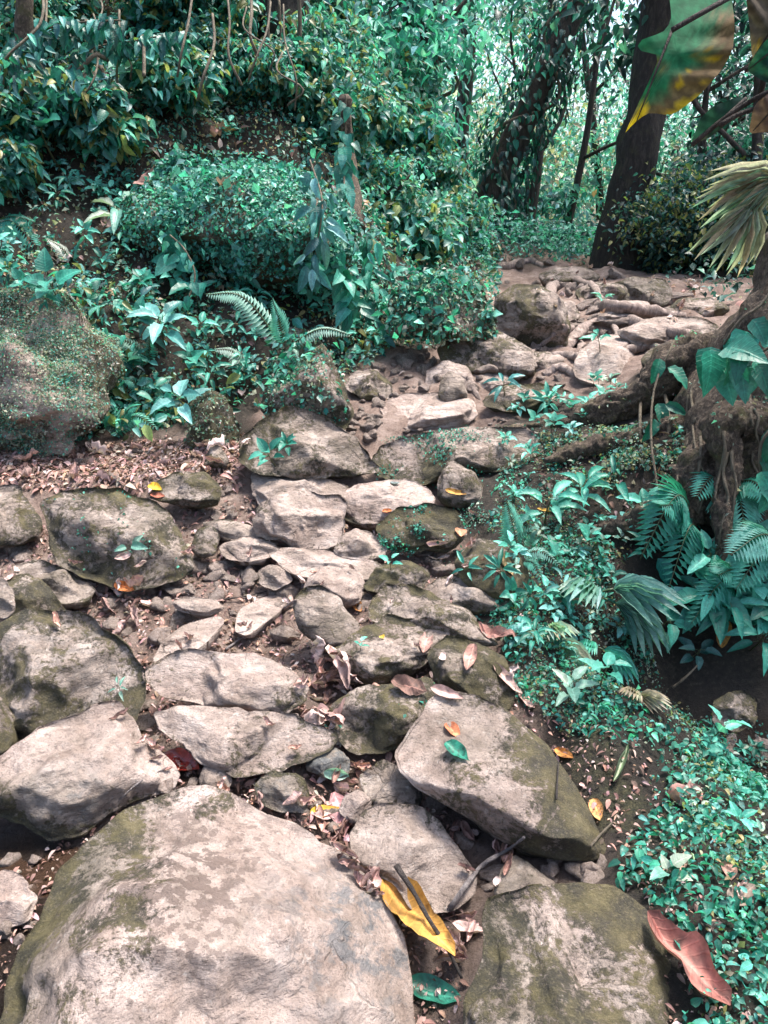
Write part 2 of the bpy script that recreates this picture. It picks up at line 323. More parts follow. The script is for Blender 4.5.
# ------------------------------------------------------------------ rocks
def chaikin(p, n):
    for _ in range(n):
        q = np.roll(p, -1, 0); p = np.stack([p*.85+q*.15, p*.15+q*.85], 1).reshape(-1, 2)
    return p
ROCKS = {}
def rock(name, label, cat, outline, tilt=15, roll=0, Hf=.3, T=.35, seed=0, moss=0.0, mside=.12, mdir=None, tone=.5, spots=0, wet=0, at=None, Y=None, soft=.035,
         slopes=(1.9, 1.3, .55), facets=5, res=None, rough=1.0, group=None, key=None, strata=0, cuts=(), tdir=None):
    global SURF_N
    tone = tone*(.78+.25*((seed*37) % 10)/10) if key not in ('hero', 'block', 'slab') else tone
    r_ = np.random.default_rng(seed+1000); ol = np.array(outline, float); oc = ol.mean(0); ol = oc+(ol-oc)*(1.05 if np.ptp(ol[:, 0]) < 160 else 1.02)
    if at is None:
        m = ol[:, 1] > ol[:, 1].max()-.12*np.ptp(ol[:, 1])-2
        ax, ay = ol[m, 0].mean(), ol[:, 1].max()
        a0 = ground(ax, ay) if Y is None else P(ax, ay, Y)
    else: a0 = P(*at)
    n = np.array([math.sin(R(roll)), -math.sin(R(tilt)), math.cos(R(tilt))]); n /= np.linalg.norm(n)
    d = ray(ol[:, 0], ol[:, 1]); t = ((a0-CAM)@n)/(d@n); pts = CAM+d*t[:, None]
    e1 = nrm(np.cross(np.array([0, 1, .01]), n)); e1 = e1 if e1[0] > 0 else -e1; e2 = np.cross(n, e1)
    o3 = pts.mean(0); poly = np.stack([(pts-o3)@e1, (pts-o3)@e2], -1)
    size = min(np.ptp(poly[:, 0]), np.ptp(poly[:, 1])); big = max(np.ptp(poly[:, 0]), np.ptp(poly[:, 1]))
    pw = np.ptp(ol[:, 0]); nA = res or int(np.clip(pw*1.1, 28, 110)); nR = max(7, int(nA*.32)); nB = 5
    sm = chaikin(poly, 1); seg = np.linalg.norm(np.roll(sm, -1, 0)-sm, axis=1); cum = np.r_[0, np.cumsum(seg)]
    tt = np.linspace(0, cum[-1], nA, endpoint=False); cl = np.vstack([sm, sm[:1]])
    edge = np.stack([np.interp(tt, cum, cl[:, k]) for k in (0, 1)], -1)
    c = edge.mean(0); e3 = np.concatenate([edge/size, np.zeros((nA, 1))], 1)+seed*3.1
    edge = c+(edge-c)*(1+rough*(.045*fbm(e3*3.2, 3, seed)+.03*np.abs(vnoise(e3*7, seed+2))))[:, None]
    rr = (np.linspace(0, 1, nR+1)[1:])**.8
    p2 = c + (edge-c)[None]*rr[:, None, None]                       # (nR,nA,2)
    area = .5*np.sum(poly[:, 0]*np.roll(poly[:, 1], -1)-poly[:, 1]*np.roll(poly[:, 0], -1))
    Hm = Hf*size; ds = []
    pall = np.concatenate([c[None], p2.reshape(-1, 2)])
    for k in range(len(poly)):
        a, b_ = poly[k], poly[(k+1) % len(poly)]; ab = b_-a; L_ = np.linalg.norm(ab)
        if L_ < 1e-6: continue
        on = np.array([ab[1], -ab[0]])/L_ * (1 if area > 0 else -1)
        w = slopes[0]*max(-on[1], 0)**1+slopes[2]*max(on[1], 0)+slopes[1]*abs(on[0]); w /= (abs(on[1])+abs(on[0]))
        u = np.clip(((pall-a)@ab)/L_**2, 0, 1); dist = np.linalg.norm(pall-(a+u[:, None]*ab), axis=1)
        ds.append(dist*w*r_.uniform(.75, 1.3))
    for _ in range(facets):
        g = r_.normal(0, .42, 2); ds.append(Hm*r_.uniform(.66, 1.0)+(pall-c)@g)
    for (x1, y1, x2, y2, sl, f_) in cuts:                           # a ridge: beyond this line the rock falls away
        dd = ray([x1, x2], [y1, y2]); tt_ = ((a0-CAM)@n)/(dd@n); w2 = CAM+dd*tt_[:, None]-o3; q1, q2_ = [np.array([w_@e1, w_@e2]) for w_ in w2]; ab = nrm(q2_-q1); on = np.array([-ab[1], ab[0]]); sd = (pall-q1)@on
        if (c-q1)@on < 0: sd = -sd
        ds.append(Hm*f_+sl*sd)
    ds.append(np.full(len(pall), Hm)); ds = np.array(ds); k_ = soft*Hm+1e-6
    mn = ds.min(0); hgt = mn - k_*np.log(np.exp(-(ds-mn)/k_).sum(0)); hgt = np.maximum(hgt, -.15*Hm)
    rad = np.concatenate([[0], np.repeat(rr, nA)]); hgt = np.where(rad > .999, 0, hgt*np.clip((1-rad)*14, 0, 1) if soft < 0 else hgt*np.sqrt(np.clip((1-rad)*6, 0, 1)))
    base = o3+pall[:, :1]*e1+pall[:, 1:]*e2
    tocam = nrm(CAM-base); dirv = nrm(.45*n+.55*tocam)
    front = base+dirv*hgt[:, None]
    rb = np.linspace(1, 0, nB+1)[1:-1]; pb = (c+(edge-c)[None]*rb[:, None, None]).reshape(-1, 2)
    back = o3+pb[:, :1]*e1+pb[:, 1:]*e2-n*(T*size*np.sqrt(1-np.repeat(rb, nA)**2))[:, None]
    bc = o3+c[0]*e1+c[1]*e2-n*T*size
    V = np.concatenate([front, back, bc[None]])
    ctr = o3+c[0]*e1+c[1]*e2; dv = nrm(V-(ctr-n*.1*size))
    q = V/size+seed*7.7; q2 = V*14+seed*3.3
    amp = np.concatenate([np.where(rad > .97, .5, 1), np.ones(len(V)-len(rad))])
    dsp = rough*size*(.05*fbm(q*2.0, 4, seed)+.075*(.35-np.abs(vnoise(q*2.6, seed+7)))+.035*(.3-np.abs(vnoise(q*6.1, seed+8)))) + rough*min(size, .3)*.03*fbm(q2, 4, seed+3)
    if strata: dsp += strata*size*.05*vnoise(np.stack([V[:, 0]*2/size, V[:, 1]*3/size, V[:, 2]*9/size+V[:, 0]*3/size], -1), seed+31)
    V = V+dv*(dsp*amp)[:, None]
    F3 = np.array([[0, 1+i, 1+(i+1) % nA] for i in range(nA)])
    rings = nR+nB-1; quads = []
    i = np.arange(nA); i2 = (i+1) % nA
    for j in range(rings-1):
        s, e = 1+j*nA, 1+(j+1)*nA
        quads.append(np.stack([s+i, e+i, e+i2, s+i2], -1))
    last = 1+(rings-1)*nA; fb = np.stack([last+i, np.full(nA, len(V)-1), last+i2], -1)
    quads = np.concatenate(quads)
    if area < 0: F3 = F3[:, ::-1]; quads = quads[:, ::-1]; fb = fb[:, ::-1]
    radall = np.concatenate([rad, np.ones(len(V)-len(rad))])
    bx = np.concatenate([pall-c, pb-c, [[0, 0]]])/size
    ms = moss+mside*np.clip(radall**3-.25, 0, 1)
    if mdir: ms = ms+mdir[2]*(bx[:, 0]*mdir[0]+bx[:, 1]*mdir[1])
    sp = spots*np.clip(1.25-2.1*np.linalg.norm((bx-np.array([-.13, .20]))*np.array([1.3, 1]), axis=1), 0, 1) if spots else np.zeros(len(V))
    we = wet*np.ones(len(V)) if not isinstance(wet, tuple) else wet[0]*np.clip(1.2-np.linalg.norm(bx-np.array(wet[1:]), axis=1)*3, 0, 1)
    loc = np.array([ctr[0], ctr[1], V[:, 2].min()])
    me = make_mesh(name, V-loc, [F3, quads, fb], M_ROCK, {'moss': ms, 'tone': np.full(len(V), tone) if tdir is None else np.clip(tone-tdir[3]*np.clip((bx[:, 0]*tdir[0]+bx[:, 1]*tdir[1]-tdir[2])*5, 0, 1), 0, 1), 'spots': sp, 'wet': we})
    o = tag(obj(name, me, loc=loc), label, cat, group)
    SURF_V.append(V); SURF_F.append(np.concatenate([np.concatenate([F3, fb])[:, [0, 1, 2, 2]], quads])+SURF_N); SURF_N += len(V)
    ROCKS[key or label] = (V, np.concatenate([F3, quads[:, :3], quads[:, [0, 2, 3]]]), moss)
    return o
B, S, CB = 'boulder', 'stone', 'stone'
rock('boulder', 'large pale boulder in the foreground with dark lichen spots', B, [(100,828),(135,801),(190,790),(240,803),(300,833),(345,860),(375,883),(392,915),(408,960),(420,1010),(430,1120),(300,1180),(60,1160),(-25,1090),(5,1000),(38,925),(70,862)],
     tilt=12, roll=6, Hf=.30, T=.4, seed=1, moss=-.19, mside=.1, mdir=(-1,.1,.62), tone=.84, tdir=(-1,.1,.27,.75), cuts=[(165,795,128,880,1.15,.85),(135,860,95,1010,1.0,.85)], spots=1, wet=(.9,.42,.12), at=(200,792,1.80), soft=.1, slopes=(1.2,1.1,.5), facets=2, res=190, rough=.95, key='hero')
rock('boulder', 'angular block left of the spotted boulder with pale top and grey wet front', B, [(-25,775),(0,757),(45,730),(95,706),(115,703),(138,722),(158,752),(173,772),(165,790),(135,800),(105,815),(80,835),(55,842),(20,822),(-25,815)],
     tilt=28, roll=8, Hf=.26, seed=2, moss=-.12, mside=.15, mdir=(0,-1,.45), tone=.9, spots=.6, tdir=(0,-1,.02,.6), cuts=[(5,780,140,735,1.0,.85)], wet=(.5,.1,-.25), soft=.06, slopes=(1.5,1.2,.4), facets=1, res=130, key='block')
rock('boulder', 'biggest mossy boulder at the left edge above the angular block', B, [(-50,640),(0,620),(25,611),(55,611),(85,620),(108,636),(132,656),(142,675),(144,697),(132,722),(90,748),(20,750),(-50,740)],
     tilt=38, roll=-4, Hf=.34, seed=3, moss=.08, mdir=(-.3,-1,.22), tone=.5, slopes=(1.6,1.2,.6), res=150, cuts=[(20,700,100,640,.8,.9),(60,720,135,690,1.2,.9)], wet=.25, key='leftbig')
rock('boulder', 'dark mossy rock cut off by the left edge below the biggest mossy boulder', B, [(-60,690),(-5,683),(8,700),(15,725),(8,750),(-60,765)], tilt=35, seed=4, moss=.1, tone=.3, Y=1.98)
rock('boulder', 'mossy dome boulder on the left carrying a tuft of small green leaves', B, [(46,504),(60,492),(90,488),(120,493),(150,502),(167,514),(181,540),(191,565),(180,578),(160,584),(130,588),(100,580),(75,571),(57,560),(50,535)],
     tilt=40, roll=6, Hf=.36, seed=5, moss=.05, mside=.12, tone=.35, slopes=(1.3,1.1,.6), res=140, key='dome')
rock('boulder', 'grey boulder at the left edge beside the leafy dome boulder', B, [(-50,500),(0,487),(16,485),(30,503),(41,520),(38,533),(20,541),(-50,548)], tilt=38, seed=6, moss=.0, tone=.45)
rock('slab', 'low grey-green slab below the leafy dome boulder', S, [(12,566),(40,560),(70,572),(94,588),(88,600),(60,603),(30,592)], tilt=18, seed=7, moss=-.02, tone=.25)
rock('stone', 'mossy stone wedged behind the biggest mossy boulder', S, [(3,582),(25,572),(45,584),(60,601),(68,616),(40,625),(5,615)], tilt=35, seed=8, moss=.12, tone=.3)
rock('stone', 'pale oval stone at the left edge above the biggest mossy boulder', S, [(-8,585),(4,578),(13,592),(15,608),(6,618),(-8,616)], tilt=45, seed=9, moss=-.3, tone=.6, Y=2.55)
rock('boulder', 'triangular grey boulder with a leafy dark left side in the trail centre', B, [(238,462),(243,436),(262,418),(290,406),(310,409),(335,425),(356,446),(378,470),(350,474),(320,476),(285,474),(260,471)],
     tilt=50, roll=12, Hf=.34, seed=10, moss=.02, mdir=(-1,0,.12), tone=.45, slopes=(1.4,1.2,.7), res=130, key='tri')
rock('boulder', 'tall plant-covered boulder directly behind the triangular boulder', B, [(260,415),(267,370),(275,345),(290,330),(312,334),(330,354),(341,380),(352,411),(346,428),(320,428),(290,425)], tilt=62, Hf=.35, seed=11, moss=.03, tone=.6, Y=4.12, key='tall')
rock('slab', 'pale flat slab in front of the triangular boulder', S, [(251,492),(254,476),(275,467),(295,466),(317,475),(346,487),(352,494),(320,498),(296,497),(280,507),(260,506)], tilt=16, roll=4, Hf=.22, seed=12, moss=-.18, tone=.85, soft=.06)
rock('boulder', 'rusty brown weathered rock with a hollow in its face', B, [(257,527),(264,505),(285,494),(312,494),(337,500),(342,520),(336,539),(318,549),(300,547),(285,542),(265,539)], tilt=38, Hf=.3, seed=13, moss=-.12, tone=1.0, rough=1.6)
rock('slab', 'pale slab with mossy front right of the rusty brown rock', S, [(338,500),(350,488),(380,482),(405,480),(426,490),(432,502),(415,513),(385,522),(352,525),(340,514)], tilt=20, Hf=.3, seed=14, moss=-.1, mdir=(0,-1,.35), tone=.9, soft=.05, slopes=(2.4,1.3,.4))
rock('slab', 'small pale slab between the rusty rock and the mossy ledge', S, [(333,549),(345,536),(365,530),(385,541),(384,556),(360,559),(338,556)], tilt=18, seed=15, moss=-.1, tone=.8)
rock('slab', 'long smooth pale slab above the square-sided slab', S, [(273,556),(285,548),(318,549),(346,556),(380,562),(380,578),(340,580),(310,578),(288,571)], tilt=14, Hf=.2, seed=16, moss=-.15, mdir=(1,0,.12), tone=.9)
rock('slab', 'square-sided pale slab behind the grey cobble', S, [(305,590),(312,575),(335,567),(356,565),(364,580),(361,602),(345,606),(325,600)], tilt=24, Hf=.3, seed=17, moss=-.2, tone=.8, soft=.05, facets=2)
rock('cobble', 'rounded grey cobble standing upright in the middle of the trail', S, [(295,602),(305,589),(325,590),(340,600),(352,617),(359,629),(351,643),(335,650),(315,642),(300,627)], tilt=48, Hf=.4, seed=18, moss=-.06, tone=.4, res=90, key='cobble')
rock('stone', 'dark mossy stone right of the square-sided slab', S, [(363,588),(378,566),(408,560),(430,574),(422,590),(390,594)], tilt=30, seed=19, moss=.08, tone=.3)
rock('boulder', 'long mossy rock sloping right above the cracked mossy rock', B, [(368,603),(384,586),(412,584),(442,600),(472,620),(495,642),(470,648),(428,636),(395,626),(370,620)], tilt=24, Hf=.35, seed=20, moss=.02, tone=.5, strata=1)
rock('boulder', 'cracked mossy rock beside the grey cobble with a tiny seedling on it', B, [(332,652),(360,630),(386,618),(428,622),(452,627),(446,646),(426,662),(396,678),(370,686),(345,676)], tilt=28, Hf=.32, seed=21, moss=.02, tone=.5, strata=1.2, facets=4)
rock('boulder', 'rounded moss-grown stone above the orange leaf slab', B, [(430,655),(452,637),(484,645),(506,665),(513,692),(505,708),(465,700),(440,686)], tilt=35, seed=22, moss=.16, tone=.4)
rock('boulder', 'dark mossy rock with a shaded front left of the orange leaf slab', B, [(328,722),(338,701),(365,690),(400,685),(426,679),(437,700),(432,727),(415,738),(390,748),(360,753),(340,742)], tilt=32, Hf=.42, seed=23, moss=.1, tone=.4, slopes=(2.2,1.3,.5), key='dark')
rock('slab', 'big tilted mossy slab carrying an orange leaf and a green leaf', S, [(400,772),(397,755),(414,730),(430,705),(446,692),(480,696),(512,711),(542,740),(566,775),(590,813),(608,850),(592,860),(560,860),(530,851),(500,834),(470,817),(440,801),(415,787)],
     tilt=22, roll=-3, Hf=.16, T=.3, seed=24, moss=.05, mside=.12, mdir=(1,-.12,.55), tone=.7, soft=.05, slopes=(2.2,1.6,.3), facets=2, res=170, rough=.55, key='slab')
rock('stone', 'smooth grey stone in front of the tilted slab beside the yellow leaf', S, [(351,832),(365,812),(385,806),(420,808),(441,825),(456,850),(474,875),(471,893),(450,909),(430,912),(410,906),(394,882),(370,870),(355,857)], tilt=20, Hf=.25, seed=25, moss=-.14, tone=.55, res=110, rough=.7)
rock('boulder', 'square mossy boulder at the bottom edge with pale streaks', B, [(476,945),(488,906),(515,890),(560,884),(622,884),(652,910),(672,950),(688,1000),(700,1080),(640,1120),(500,1120),(462,1060),(468,1000)],
     tilt=24, roll=4, Hf=.34, seed=26, moss=.11, mside=.1, mdir=(.8,.1,.2), tone=.75, tdir=(-1,-.6,.0,.55), soft=.06, slopes=(1.8,1.5,.35), facets=2, res=160, at=(560,888,1.36), strata=.8, key='botright')  # tdir puts the shade of the left front face into its tone
rock('stone', 'grey three-cornered stone behind the streaked mossy boulder', S, [(495,896),(503,870),(512,855),(536,868),(558,884),(530,898)], tilt=22, seed=27, moss=-.1, tone=.2, facets=1, soft=.05)
rock('stone', 'long pale brown stone lying across the trail above its twin', S, [(146,670),(170,655),(200,650),(230,652),(266,658),(291,672),(310,688),(302,701),(286,712),(255,714),(225,709),(190,703),(160,695),(148,684)], tilt=34, Hf=.36, seed=28, moss=-.12, mdir=(1,0,.05), tone=.85, strata=1.4, res=120, slopes=(1.6,1.2,.5))
rock('stone', 'long dark-fronted stone lying across the trail above the red leaf', S, [(153,713),(180,707),(220,706),(265,711),(310,721),(337,735),(330,750),(306,760),(280,770),(240,778),(205,765),(185,748),(165,732)], tilt=30, Hf=.3, seed=29, moss=-.06, mdir=(.5,-1,.16), tone=.8, soft=.05, slopes=(2.4,1.4,.4), res=120)
rock('slab', 'flat reddish slab set in the dirt above the long brown stone', S, [(153,660),(164,640),(185,625),(215,617),(224,622),(207,641),(190,654),(166,663)], tilt=10, Hf=.12, seed=30, moss=-.3, tone=.95, rough=.5)
rock('stone', 'thin dark stone edging the step above the reddish slab', S, [(172,602),(190,596),(215,601),(225,608),(207,616),(180,612)], tilt=18, seed=31, moss=-.1, tone=.6)
rock('slab', 'flat buff stone in bare dirt left of the cobble', S, [(236,631),(239,610),(265,597),(290,594),(282,609),(263,624),(248,635)], tilt=8, Hf=.1, seed=32, moss=-.3, tone=.95, rough=.5)
rock('stone', 'flat dark stone forming the step below the pale flat slab', S, [(203,524),(225,518),(256,528),(264,536),(232,541)], tilt=14, seed=33, moss=-.05, tone=.5)
rock('stone', 'long brown stone under the flat dark step stone', S, [(220,545),(245,537),(278,543),(276,556),(245,561),(224,557)], tilt=20, seed=34, moss=-.12, tone=.7, strata=1)
rock('stone', 'upright grey stone with tiny ferns right of the leafy dome boulder', S, [(191,548),(196,530),(212,526),(220,536),(216,553),(200,559)], tilt=45, seed=35, moss=-.02, tone=.3)
rock('cobble', 'pale angular cobble above the flat buff stone', S, [(257,572),(270,565),(285,567),(292,580),(277,590),(260,585)], tilt=35, seed=36, moss=-.2, tone=.8)
rock('stone', 'small dark cone-shaped stone on the leaf-strewn clearing', S, [(203,467),(209,449),(218,444),(229,460),(226,469)], tilt=60, Hf=.5, seed=37, moss=-.02, tone=.25)
rock('stone', 'mossy stone on the clearing behind the leafy dome boulder', S, [(150,498),(160,480),(180,473),(205,474),(219,486),(217,503),(190,506)], tilt=35, seed=38, moss=.1, tone=.35)
rock('boulder', 'long mossy ledge crossing the trail below the red-topped slab', B, [(370,458),(390,441),(430,432),(480,427),(532,429),(545,452),(505,474),(462,470),(430,484),(402,484),(380,474)], tilt=45, Hf=.4, seed=39, moss=.04, mdir=(0,-1,.25), tone=.7, slopes=(2.2,1.3,.5), res=120, key='ledge')
rock('stone', 'pointed mossy stone leaning against the mossy ledge', S, [(438,500),(442,470),(450,460),(470,470),(486,490),(490,506),(460,509)], tilt=52, seed=40, moss=.06, tone=.4, Y=3.62)
rock('slab', 'red-topped flat slab with a grey cobble resting on it', S, [(381,407),(400,395),(440,393),(472,399),(478,413),(466,424),(440,428),(415,430),(393,422)], tilt=22, Hf=.25, seed=41, moss=-.25, tone=1.0, soft=.05, slopes=(2.2,1.3,.3))
rock('stone', 'pinkish rounded stone standing behind the red-topped slab', S, [(426,388),(430,370),(446,361),(465,366),(478,382),(475,398),(450,400),(430,398)], tilt=50, seed=42, moss=-.12, tone=.9, Y=4.85)
rock('cobble', 'dark grey cobble resting on the red-topped flat slab', S, [(439,398),(441,380),(450,371),(462,378),(467,396),(455,404),(444,404)], tilt=55, Hf=.45, seed=43, moss=-.08, tone=.35, Y=4.6)
rock('boulder', 'low mossy boulder halfway up the trail below the tall upright one', B, [(438,349),(454,332),(485,329),(517,340),(538,366),(532,378),(490,376),(460,368),(444,360)], tilt=42, Hf=.36, seed=44, moss=.02, tone=.5, strata=1)
rock('boulder', 'tall upright mossy boulder at the top of the trail', B, [(493,334),(496,300),(510,287),(540,285),(560,299),(570,330),(562,345),(530,348),(508,342)], tilt=65, Hf=.32, seed=45, moss=.05, tone=.5, facets=4)
rock('boulder', 'plant-hung mossy mound left of the tall upright boulder', B, [(390,335),(387,302),(408,280),(450,274),(481,289),(494,320),(490,338),(450,340),(420,336)], tilt=58, Hf=.36, seed=46, moss=.1, tone=.45, Y=5.15, key='mound')
rock('slab', 'smooth pale hump of rock on the upper trail right of centre', S, [(573,368),(584,346),(610,335),(640,339),(652,361),(632,378),(602,384),(580,378)], tilt=26, Hf=.25, seed=47, moss=-.12, tone=.85, rough=.5)
rock('slab', 'long pale rock across the upper trail left of the buttress tree', S, [(618,332),(650,318),(690,317),(717,325),(712,342),(672,349),(640,345)], tilt=30, Hf=.3, seed=48, moss=-.12, tone=.8)
rock('stone', 'mossy stone on the left edge of the upper trail', S, [(343,388),(352,372),(375,369),(393,385),(391,398),(365,399)], tilt=40, seed=49, moss=.0, tone=.6)
rock('stone', 'dark flat-topped rock beside the foot of the dark leaning tree', S, [(612,306),(613,284),(640,277),(668,281),(668,304),(640,308)], tilt=45, seed=50, moss=.02, tone=.15)
rock('boulder', 'huge fuzzy moss-covered boulder at the left edge under the bank', B, [(-60,340),(0,302),(30,290),(60,298),(85,324),(99,350),(99,392),(94,432),(70,451),(20,455),(-60,455)], tilt=64, Hf=.2, rough=2.2, facets=7, seed=51, moss=.0, tone=.75, res=120, key='fuzzy')
rock('boulder', 'big overhanging boulder on the bank cloaked in small leaves', B, [(120,222),(150,176),(190,153),(240,150),(300,170),(340,205),(360,236),(352,268),(320,276),(290,274),(255,278),(220,258),(170,250),(138,244)], tilt=56, Hf=.34, T=.5, seed=52, moss=.08, tone=.2, Y=5.2, res=130, key='overhang')
rock('stone', 'small moss mound at the foot of the left bank', S, [(186,448),(192,405),(206,390),(224,397),(236,425),(236,448)], tilt=58, seed=53, moss=.16, tone=.4, key='moundlet')
rock('stone', 'dark wet stone behind the spotted boulder under the long dark-fronted stone', S, [(254,787),(270,772),(300,774),(309,795),(306,812),(280,811),(260,802)], tilt=35, seed=54, moss=.0, tone=.15, wet=.4)
rock('stone', 'small grey stone beside the dark red leaf', S, [(198,780),(205,765),(222,761),(232,780),(225,793),(205,794)], tilt=35, seed=55, moss=-.1, tone=.45)
rock('cobble', 'bluish grey cobble in the gap under the long dark-fronted stone', S, [(305,768),(315,752),(334,746),(350,760),(348,775),(325,780)], tilt=35, seed=56, moss=-.1, tone=.0, wet=.7)
rock('stone', 'greenish stone in shadow under the tilted slab', S, [(358,778),(380,760),(402,768),(424,795),(415,815),(375,812)], tilt=28, seed=57, moss=.0, tone=.2)
rock('cobble', 'small yellowish cobble behind the smooth grey stone', S, [(338,812),(345,795),(358,790),(371,800),(370,818),(352,824)], tilt=35, seed=58, moss=-.02, tone=.9)
rock('boulder', 'mossy rock face below the pale mossy-front slab', B, [(376,527),(394,509),(430,504),(457,511),(465,530),(452,550),(415,552),(385,547)], tilt=48, Hf=.3, seed=59, moss=.1, tone=.35, strata=1, key='face')
rock('slab', 'pale moss-edged slab at the right edge of the trail', S, [(425,592),(440,577),(470,573),(500,584),(510,603),(480,612),(445,606)], tilt=22, seed=60, moss=-.03, tone=.65)
rock('stone', 'reddish wet rock in the gully at the right edge', S, [(724,745),(735,727),(765,722),(800,730),(800,765),(750,765)], tilt=30, seed=61, moss=-.25, tone=.9, wet=.3)
rock('boulder', 'dark mossy boulder deep in the shaded gully', B, [(695,700),(700,655),(730,632),(790,640),(810,700),(770,725),(720,722)], tilt=45, seed=62, moss=.05, tone=.1, Y=2.85)
rock('stone', 'brownish stone in the gully below the dark mossy boulder', S, [(712,722),(718,700),(738,690),(756,700),(756,722),(735,732)], tilt=38, seed=63, moss=.08, tone=.2, wet=.3, Y=2.5)
rock('stone', 'pale orange stone half sunk in the wet corner at the left edge', S, [(-25,905),(0,872),(25,878),(38,900),(25,922),(-15,932)], tilt=20, seed=64, moss=-.3, tone=1.0, Hf=.2)
rock('boulder', 'mossy lump of earth and stone left of the tilted slab edge by the palm seedling', B, [(455,560),(480,538),(510,545),(530,575),(520,600),(490,598),(462,580)], tilt=40, seed=65, moss=.12, tone=.5)
for i, (lab, ol, mo) in enumerate([('flat reddish step slab left of the worn slanting root', [(528,312),(545,300),(572,303),(580,316),(560,324),(535,322)], -.1),
  ('mossy step stone near the foot of the dark leaning tree', [(575,292),(592,282),(622,285),(630,298),(606,304),(582,302)], .05),
  ('broad step slab below the upright mossy boulder', [(508,366),(525,352),(560,353),(572,366),(548,378),(518,376)], -.08),
  ('angular brown slab in the middle of the upper trail', [(596,318),(612,303),(645,302),(660,314),(635,323),(610,324)], -.05),
  ('dark mossy step below the long pale rock', [(640,362),(655,346),(692,346),(704,358),(676,372),(652,371)], .08),
  ('low stone where the upper trail meets the undergrowth', [(540,276),(556,266),(590,268),(600,278),(572,285),(548,284)], .0),
  ('long mossy stone at the right end of the upper trail', [(664,312),(680,298),(716,299),(732,310),(704,318),(676,319)], .06),
  ('thick mossy slab right of the red-topped slab', [(482,404),(500,386),(545,384),(572,392),(556,408),(512,412)], .08),
  ('jagged pale stone wedged above the red-topped slab', [(470,382),(484,372),(506,373),(512,386),(494,392),(476,391)], -.1)]):
    rock('stone', lab, S, ol, tilt=26, Hf=.38, seed=80+i, moss=mo, tone=.7, slopes=(2.3, 1.4, .4))
# rubble: small stones one could pick up, each on its own
STONE_ME = []
for k in range(9):
    nA, nR = 16, 10; th = np.linspace(0, 2*np.pi, nA, endpoint=False); ph = np.linspace(0, np.pi, nR)[1:-1]
    V = np.array([[0, 0, 1]]+[[math.sin(p)*math.cos(t), math.sin(p)*math.sin(t), math.cos(p)] for p in ph for t in th]+[[0, 0, -1]], float)
    for _ in range(12):
        g = nrm(rng.normal(size=3)); lim = rng.uniform(.45, .72); dd = V@g; V = V-np.maximum(dd-lim, 0)[:, None]*g
    V *= np.array([1, rng.uniform(.6, .95), rng.uniform(.4, .7)]); V += .15*np.stack([fbm(V*2+k*9, 3, 40+j) for j in range(3)], -1)
    i = np.arange(nA); i2 = (i+1) % nA; n_ = nR-2
    F = np.concatenate([np.stack([1+j*nA+i, 1+(j+1)*nA+i, 1+(j+1)*nA+i2, 1+j*nA+i2], -1) for j in range(n_-1)])
    t3 = np.concatenate([np.stack([np.zeros(nA, int), 1+i, 1+i2], -1), np.stack([1+(n_-1)*nA+i, np.full(nA, len(V)-1), 1+(n_-1)*nA+i2], -1)])
    z = np.zeros(len(V)); me = make_mesh('rubble_stone', V, [F, t3], M_ROCK, {'moss': z-.25+.1*(k % 3 == 0), 'tone': z+rng.uniform(.3, 1), 'spots': z, 'wet': z}); STONE_ME.append(me)
